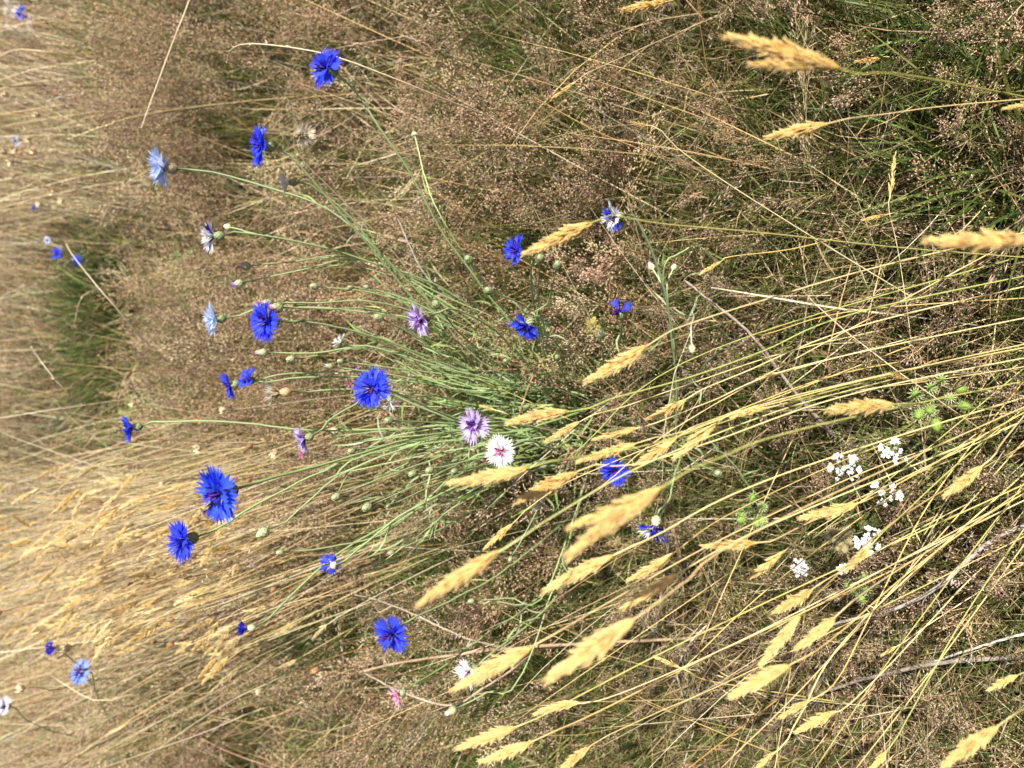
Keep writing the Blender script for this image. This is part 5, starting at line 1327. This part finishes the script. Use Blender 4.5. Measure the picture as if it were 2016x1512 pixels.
dead_stem('dark charred looking twig under the grey branches, bottom right', [(1640, 1310, 0.03), (1580, 1380, 0.04), (1520, 1440, 0.04), (1490, 1470, 0.03)], 0.0026, 0.0016, (0.12, 0.09, 0.07), 2, 2)
dead_stem('brown dead stem running diagonally, right of the winding stem', [(1700, 900, 0.0), (1640, 850, 0.04), (1560, 760, 0.09), (1490, 660, 0.13), (1420, 600, 0.16), (1355, 550, 0.18)], 0.0026, 0.0016, (0.26, 0.20, 0.17), 6, 5)
dead_stem('pale dead twig under the level pale golden head', [(1260, 960, 0.0), (1180, 920, 0.10), (1110, 870, 0.18), (1040, 800, 0.24)], 0.0019, 0.0012, (0.42, 0.30, 0.19), 3, 2)
dead_stem('thin orange brown twig between the leaves and the thick pale stem', [(1075, 700, 0.26), (1040, 760, 0.25), (1010, 850, 0.20), (1000, 900, 0.0)], 0.0012, 0.0010, (0.44, 0.26, 0.13), 0, 1)
dead_stem('dark dead stem along the lower culms, bottom centre', [(1330, 1010, 0.0), (1310, 1120, 0.05), (1290, 1250, 0.08), (1270, 1330, 0.05)], 0.0018, 0.0012, (0.20, 0.16, 0.13), 3, 3)
dead_stem('grey dead curl of stalks right of the broad blurred head', [(1420, 1215, 0.0), (1380, 1240, 0.05), (1335, 1310, 0.06), (1345, 1380, 0.03)], 0.0015, 0.0011, (0.46, 0.42, 0.38), 2, 6)
dead_stem('white grey dead stem at the right edge, lower right', [(2060, 1240, 0.05), (1970, 1262, 0.07), (1880, 1290, 0.06), (1800, 1320, 0.03)], 0.0014, 0.0012, (0.48, 0.44, 0.38), 2, 1)
dead_stem('silvery curled dead leaf stalk in the upper centre of the clump', [(1000, 640, 0.1), (920, 590, 0.22), (840, 540, 0.30), (780, 420, 0.36)], 0.0014, 0.0010, (0.44, 0.42, 0.38), 2, 5)

# ---------------------------------------------------------------- lace flowers, burs, ground leaves
def petal2(L, wd):
    """notched, two lobed petal along +X"""
    a = np.array([[0, 0, 0], [0.35, 0.28, 0.02], [0.35, -0.28, 0.02], [0.75, 0.50, 0.0], [0.75, -0.50, 0.0], [0.72, 0, 0.05], [1.0, 0.34, -0.06], [1.0, -0.34, -0.06], [0.86, 0.0, 0.0], [0.35, 0, 0.05]])
    a = np.vstack([a, [[0.93, 0.46, -0.04], [0.93, -0.46, -0.04], [0.98, 0.16, -0.03], [0.98, -0.16, -0.03], [0.55, 0.44, 0.01], [0.55, -0.44, 0.01]]]) * np.array([L, wd, L])
    mb = MB(); mb.add(a, tris=[(0, 9, 1), (0, 2, 9), (1, 9, 5), (9, 2, 5), (1, 5, 14), (14, 5, 3), (2, 15, 5), (15, 4, 5), (3, 5, 10), (10, 5, 6), (6, 5, 12), (12, 5, 8), (8, 5, 13), (13, 5, 7), (7, 5, 11), (11, 5, 4)])
    return mb.mesh('petal', M_WHITE)
PET_BIG = petal2(0.0095, 0.0080); PET_SMALL = petal2(0.0036, 0.0030)
def floret_small():
    mb = MB()
    for k in range(5):
        a = k * 6.283 / 5; d = np.array([math.cos(a), math.sin(a), 0.15]); tn = np.array([-math.sin(a), math.cos(a), 0])
        mb.add([(0, 0, 0), d * 0.0012 + tn * 0.0008, d * 0.0012 - tn * 0.0008, d * 0.0023 + tn * 0.0004, d * 0.0023 - tn * 0.0004], quads=[(1, 2, 4, 3)], tris=[(0, 2, 1)], col=(0.85, 0.86, 0.84))
    return mb.mesh('small_floret', M_WHITE)
SMALLF = floret_small()
def lace_flower(label, px, py, z, size, big, small, root):
    size = size * 0.82; small = max(2, small - 1)
    pos = PZ(px, py, z); rt = PZ(*root); rt[2] = float(hgt(rt[0], rt[1])) - 0.004
    t = thing('lace_flower', label, 'white flower', rt, 'white lace flowers')
    ax = unit(-f_ * 0.8 + np.array([0, 0, 0.5]) + rng.normal(size=3) * 0.12)
    F = frame_from(ax)
    hub = pos - ax * 0.018
    path = smooth_path([rt, (rt + hub) / 2 + rng.normal(size=3) * 0.01, hub - ax * 0.01, hub], 16)
    mb = MB(); mb.tube(path - rt, np.linspace(0.0014, 0.0010, 16), 6, (0.17, 0.23, 0.08)); mb.build('stem', M_STEM, t)
    rays = MB(); hub_l = hub - rt
    spots = []
    for k in range(6):
        a = k * 6.283 / 6 + rng.normal() * 0.2; rr = size * rng.uniform(0.45, 0.62)
        spots.append((np.array([math.cos(a) * rr, math.sin(a) * rr, 0]), a))
    spots.append((np.zeros(3), 0))
    um = None
    for s, a in spots:
        rays.tube(np.array([hub_l, hub_l + F @ (s * 0.6 + np.array([0, 0, 0.011])), hub_l + F @ (s + np.array([0, 0, 0.017]))]), 0.0005, 4, (0.20, 0.27, 0.10))
    um = rays.build('umbel_rays', M_STEM, t)
    for j, (s, a) in enumerate(spots):
        c = F @ (s + np.array([0, 0, 0.018])) + hub_l
        for q in range(small):
            o = rng.normal(size=3) * np.array([1, 1, 0.25]) * size * 0.16
            put('small_floret', SMALLF, um, mw=mat4(frame_from(ax + rng.normal(size=3) * 0.25), c + F @ o, rng.uniform(0.7, 1.2)))
        if j < 6 and j < big:
            for da in (-0.42, 0.42):
                d = F @ unit(np.array([math.cos(a + da), math.sin(a + da), 0.15 * rng.normal()])); up = unit(ax - d * np.dot(ax, d))
                put('petal', PET_BIG, um, mw=mat4(np.stack([d, np.cross(up, d), up], 1), c + F @ np.array([math.cos(a), math.sin(a), 0]) * size * 0.12, rng.uniform(0.75, 1.1) * size / 0.022))
LF = [('white lace flower with large paired petals, leftmost of the upper lace flowers', 1665, 922, 0.20, 0.020, 4, 4, (1720, 960)),
      ('smaller white lace flower right of the large petalled one', 1760, 890, 0.18, 0.018, 2, 4, (1790, 940)),
      ('loose white lace flower with scattered petals below the upper two', 1740, 975, 0.18, 0.020, 3, 3, (1790, 1000)),
      ('white lace flower with big oval petals beside the brown bur', 1713, 1064, 0.20, 0.019, 4, 4, (1760, 1040)),
      ('compact round lace flower of many tiny florets, leftmost', 1575, 1117, 0.20, 0.014, 0, 7, (1640, 1090)),
      ('tiny white lace flower partly behind a golden head', 1658, 1120, 0.18, 0.008, 0, 3, (1690, 1090))]
for a in LF: lace_flower(*a)

def bur_mesh(seed, brown):
    g = np.random.default_rng(seed); mb = MB()
    c = (0.22, 0.34, 0.06) if not brown else (0.30, 0.27, 0.13)
    mb.revolve([(0.0004, 0), (0.0026, 0.0012), (0.0034, 0.0038), (0.0028, 0.0068), (0.0012, 0.0084), (0.0003, 0.0088)], 8, c)
    pts = []
    for k in range(34):
        a = k * 2.4; zz = 0.001 + 0.0072 * (k / 34); rr = np.interp(zz, [0, 0.0012, 0.0038, 0.0068, 0.0088], [0.0005, 0.0026, 0.0034, 0.0028, 0.0006])
        d = unit(np.array([math.cos(a), math.sin(a), (zz - 0.0042) * 160])); p = np.array([math.cos(a) * rr, math.sin(a) * rr, zz])
        tn = np.array([-math.sin(a), math.cos(a), 0]) * 0.00025
        mb.add([p - tn, p + tn, p + d * 0.0030 * g.uniform(0.7, 1.2)], tris=[(0, 1, 2)], col=(0.55, 0.58, 0.36) if not brown else (0.46, 0.36, 0.22))
    return mb.mesh('bur', M_BUR)
BURS = {b: [bur_mesh(s, b) for s in range(3)] for b in (False, True)}
def bur_cluster(label, px, py, z, n, size, root, brown=False, s=1.0):
    pos = PZ(px, py, z); rt = PZ(*root); rt[2] = float(hgt(rt[0], rt[1])) - 0.004
    t = thing('bur_cluster', label, 'seed burs', rt, 'clusters of spiny seed burs')
    ax = unit(-f_ * 0.7 + np.array([0, 0, 0.6])); F = frame_from(ax)
    hub = pos - ax * 0.02
    path = smooth_path([rt, (rt + hub) / 2, hub], 12)
    mb = MB(); mb.tube(path - rt, np.linspace(0.0014, 0.0010, 12), 6, (0.19, 0.25, 0.08))
    for k in range(n):
        a = k * 6.283 / n + rng.normal() * 0.25; rr = size * (1.0 if k % 3 else 0.55)
        e = F @ np.array([math.cos(a) * rr, math.sin(a) * rr, 0.017]) + hub
        mb.tube(np.array([hub, (hub + e) / 2 + ax * 0.002, e]) - rt, 0.0005, 4, (0.19, 0.25, 0.08))
        put('bur', BURS[brown][k % 3], t, mw=mat4(frame_from(unit(e - hub) + rng.normal(size=3) * 0.3, rng.random() * 6), e - rt, s * 1.35 * rng.uniform(0.85, 1.15)))
    mb.build('stem', M_STEM, t)
bur_cluster('ring of bright green spiny burs at the right, above the feathery leaves', 1845, 788, 0.18, 9, 0.018, (1880, 830))
bur_cluster('cluster of green spiny burs at the end of the glaucous stalk, lower right of centre', 1484, 1012, 0.18, 8, 0.012, (1530, 1030))
bur_cluster('brownish spiny bur ball beside the big petalled lace flower', 1655, 1060, 0.20, 10, 0.008, (1700, 1050), brown=True, s=0.9)
bur_cluster('small green bur cluster below the culm bundle, low right', 1692, 1158, 0.12, 5, 0.010, (1720, 1150), s=0.8)

# feathery carrot like leaves
def feather_plant(label, px, py, n, rad, col):
    x, y = gp(px, py); z = float(hgt(x, y))
    t = thing('feathery_leaf_plant', label, 'leafy plant', (x, y, z - 0.003), 'feathery leaved plants on the ground')
    for k in range(n):
        a = rng.random() * 6.283; l = rad * rng.uniform(0.6, 1.1); mb = MB()
        s = np.linspace(0, 1, 7)
        ridge = np.stack([np.cos(a) * s * l, np.sin(a) * s * l, 0.03 * np.sin(s * 2.2) + 0.01 + 0.01 * rng.random()], 1)
        mb.tube(ridge, np.linspace(0.0008, 0.0004, 7), 4, col)
        for j in range(1, 7):
            for sg in (-1, 1):
                d = unit(np.array([math.cos(a + sg * 0.9), math.sin(a + sg * 0.9), 0.15])); ll = l * 0.30 * (1.15 - s[j] * 0.7)
                for m in range(5):
                    b = ridge[j] + d * ll * m / 5; dd = unit(d + unit(np.array([math.cos(a), math.sin(a), 0.1])) * (0.9 if m % 2 else -0.2) + rng.normal(size=3) * 0.15)
                    e = b + dd * ll * 0.42
                    tn = unit(np.cross(dd, [0, 0, 1])) * 0.0009; mm = (b + e) / 2
                    mb.add([b, mm - tn, mm + tn, e], quads=[(0, 1, 3, 2)], col=np.array(col) * rng.uniform(0.8, 1.25))
        mb.build('frond', M_BROAD, t)
feather_plant('feathery olive leaves spreading right of the lace flowers', 1900, 880, 14, 0.065, (0.22, 0.24, 0.08))
feather_plant('small feathery leaf plant between the lace flowers', 1720, 860, 7, 0.040, (0.20, 0.24, 0.07))
feather_plant('feathery green plant at the foot of the lowest lace flower', 1690, 1010, 7, 0.045, (0.13, 0.19, 0.05))
feather_plant('feathery leaf plant under the green bur ring', 1830, 880, 7, 0.045, (0.22, 0.25, 0.08))

def rosette(label, px, py, n, size, col, wide=0.42, up=0.35, z=0.0, name='leafy_plant'):
    x, y = gp(px, py, z); zz = float(hgt(x, y))
    t = thing(name, label, 'leafy plant', (x, y, zz - 0.003), 'broad leaved plants on the ground')
    for k in range(n):
        a = k * 2.4 + rng.normal() * 0.3; l = size * rng.uniform(0.65, 1.1); s = np.linspace(0, 1, 7)
        r_h = np.cumsum(np.cos(up * (1 - 1.6 * s))) * l / 7; r_z = np.cumsum(np.sin(up * (1 - 1.6 * s))) * l / 7 + 0.012 + z * 0.6
        wv = l * wide * np.interp(s, [0, 0.2, 0.5, 0.8, 1.0], [0.12, 0.6, 1.0, 0.75, 0.05]) * (1 + 0.06 * rng.normal(size=7))
        d = np.array([math.cos(a), math.sin(a), 0]); tn = np.array([-math.sin(a), math.cos(a), 0])
        mid = d * r_h[:, None] + np.array([0, 0, 1]) * r_z[:, None]
        l_ = mid + tn * wv[:, None] / 2 + np.array([0, 0, 1]) * wv[:, None] * 0.15; rg = mid - tn * wv[:, None] / 2 + np.array([0, 0, 1]) * wv[:, None] * 0.15
        v = np.stack([l_, mid, rg], 1).reshape(-1, 3); i = np.arange(21).reshape(7, 3)
        q = np.concatenate([np.stack([i[:-1, 0], i[:-1, 1], i[1:, 1], i[1:, 0]], -1), np.stack([i[:-1, 1], i[:-1, 2], i[1:, 2], i[1:, 1]], -1)])
        mb = MB(); mb.add(v, quads=q, col=np.array(col) * rng.uniform(0.8, 1.25)); mb.build('leaf', M_BROAD, t)
DKL = (0.045, 0.085, 0.035)
rosette('dark green broad leaved plant under the grey branches, bottom right', 1820, 1350, 8, 0.035, DKL, 0.7)
rosette('dark green broad leaves below the grey branches, nearer the bottom edge', 1850, 1420, 6, 0.03, DKL, 0.7)
rosette('dark green leafy rosette at the bottom edge, right of centre', 1570, 1490, 7, 0.03, DKL, 0.6)
rosette('dark green leafy plant below the hidden white bloom, bottom centre', 965, 1385, 8, 0.045, (0.05, 0.10, 0.04), 0.6)
rosette('green leafy plant at the bottom edge, bottom centre', 1035, 1485, 8, 0.05, (0.06, 0.11, 0.045), 0.6)
rosette('bright green leafy plant far back above the small light blue bloom', 365, 545, 24, 0.14, (0.10, 0.20, 0.045), 0.26, 0.9, 0.06)
rosette('bright green leaf tip behind the leftmost blue bloom', 240, 815, 6, 0.10, (0.16, 0.28, 0.05), 0.22, 0.9, 0.10)
rosette('yellow green flowering sprig lying right of the thick pale stem', 1145, 645, 8, 0.022, (0.42, 0.40, 0.10), 0.5, 0.6, 0.12)
rosette('pale green leafy sprig left of the upper lace flowers', 1650, 965, 6, 0.025, (0.18, 0.26, 0.07), 0.35, 0.5, 0.02)

# pale stones in the far corner
def stone(label, px, py, size, seed):
    x, y = gp(px, py, 0.05); g = np.random.default_rng(seed)
    mb = MB(); rows, seg = 6, 9; v = []
    for i in range(rows + 1):
        for j in range(seg):
            th = math.pi * i / rows; ph = 6.283 * j / seg; q = 1 + 0.22 * g.normal() * math.sin(th)
            v.append((math.sin(th) * math.cos(ph) * q * size, math.sin(th) * math.sin(ph) * q * size * 0.8, math.cos(th) * size * 0.6))
    i = np.arange((rows + 1) * seg).reshape(rows + 1, seg); j = np.roll(i, -1, 1)
    mb.add(v, quads=np.stack([i[:-1], i[1:], j[1:], j[:-1]], -1).reshape(-1, 4))
    o = mb.build('pale_stone', M_STONE, None, (x, y, float(hgt(x, y)) + size * 0.4), smooth=False)
    o['label'] = label; o['category'] = 'stone'; o['group'] = 'pale stones in the far corner'
stone('pale grey stone in the far top left corner, the larger one', 14, 18, 0.10, 1)
stone('small whitish stone under the larger one, top left corner', 5, 38, 0.06, 2)
stone('small pale stone beside the far corner blue flower', 28, 36, 0.04, 3)
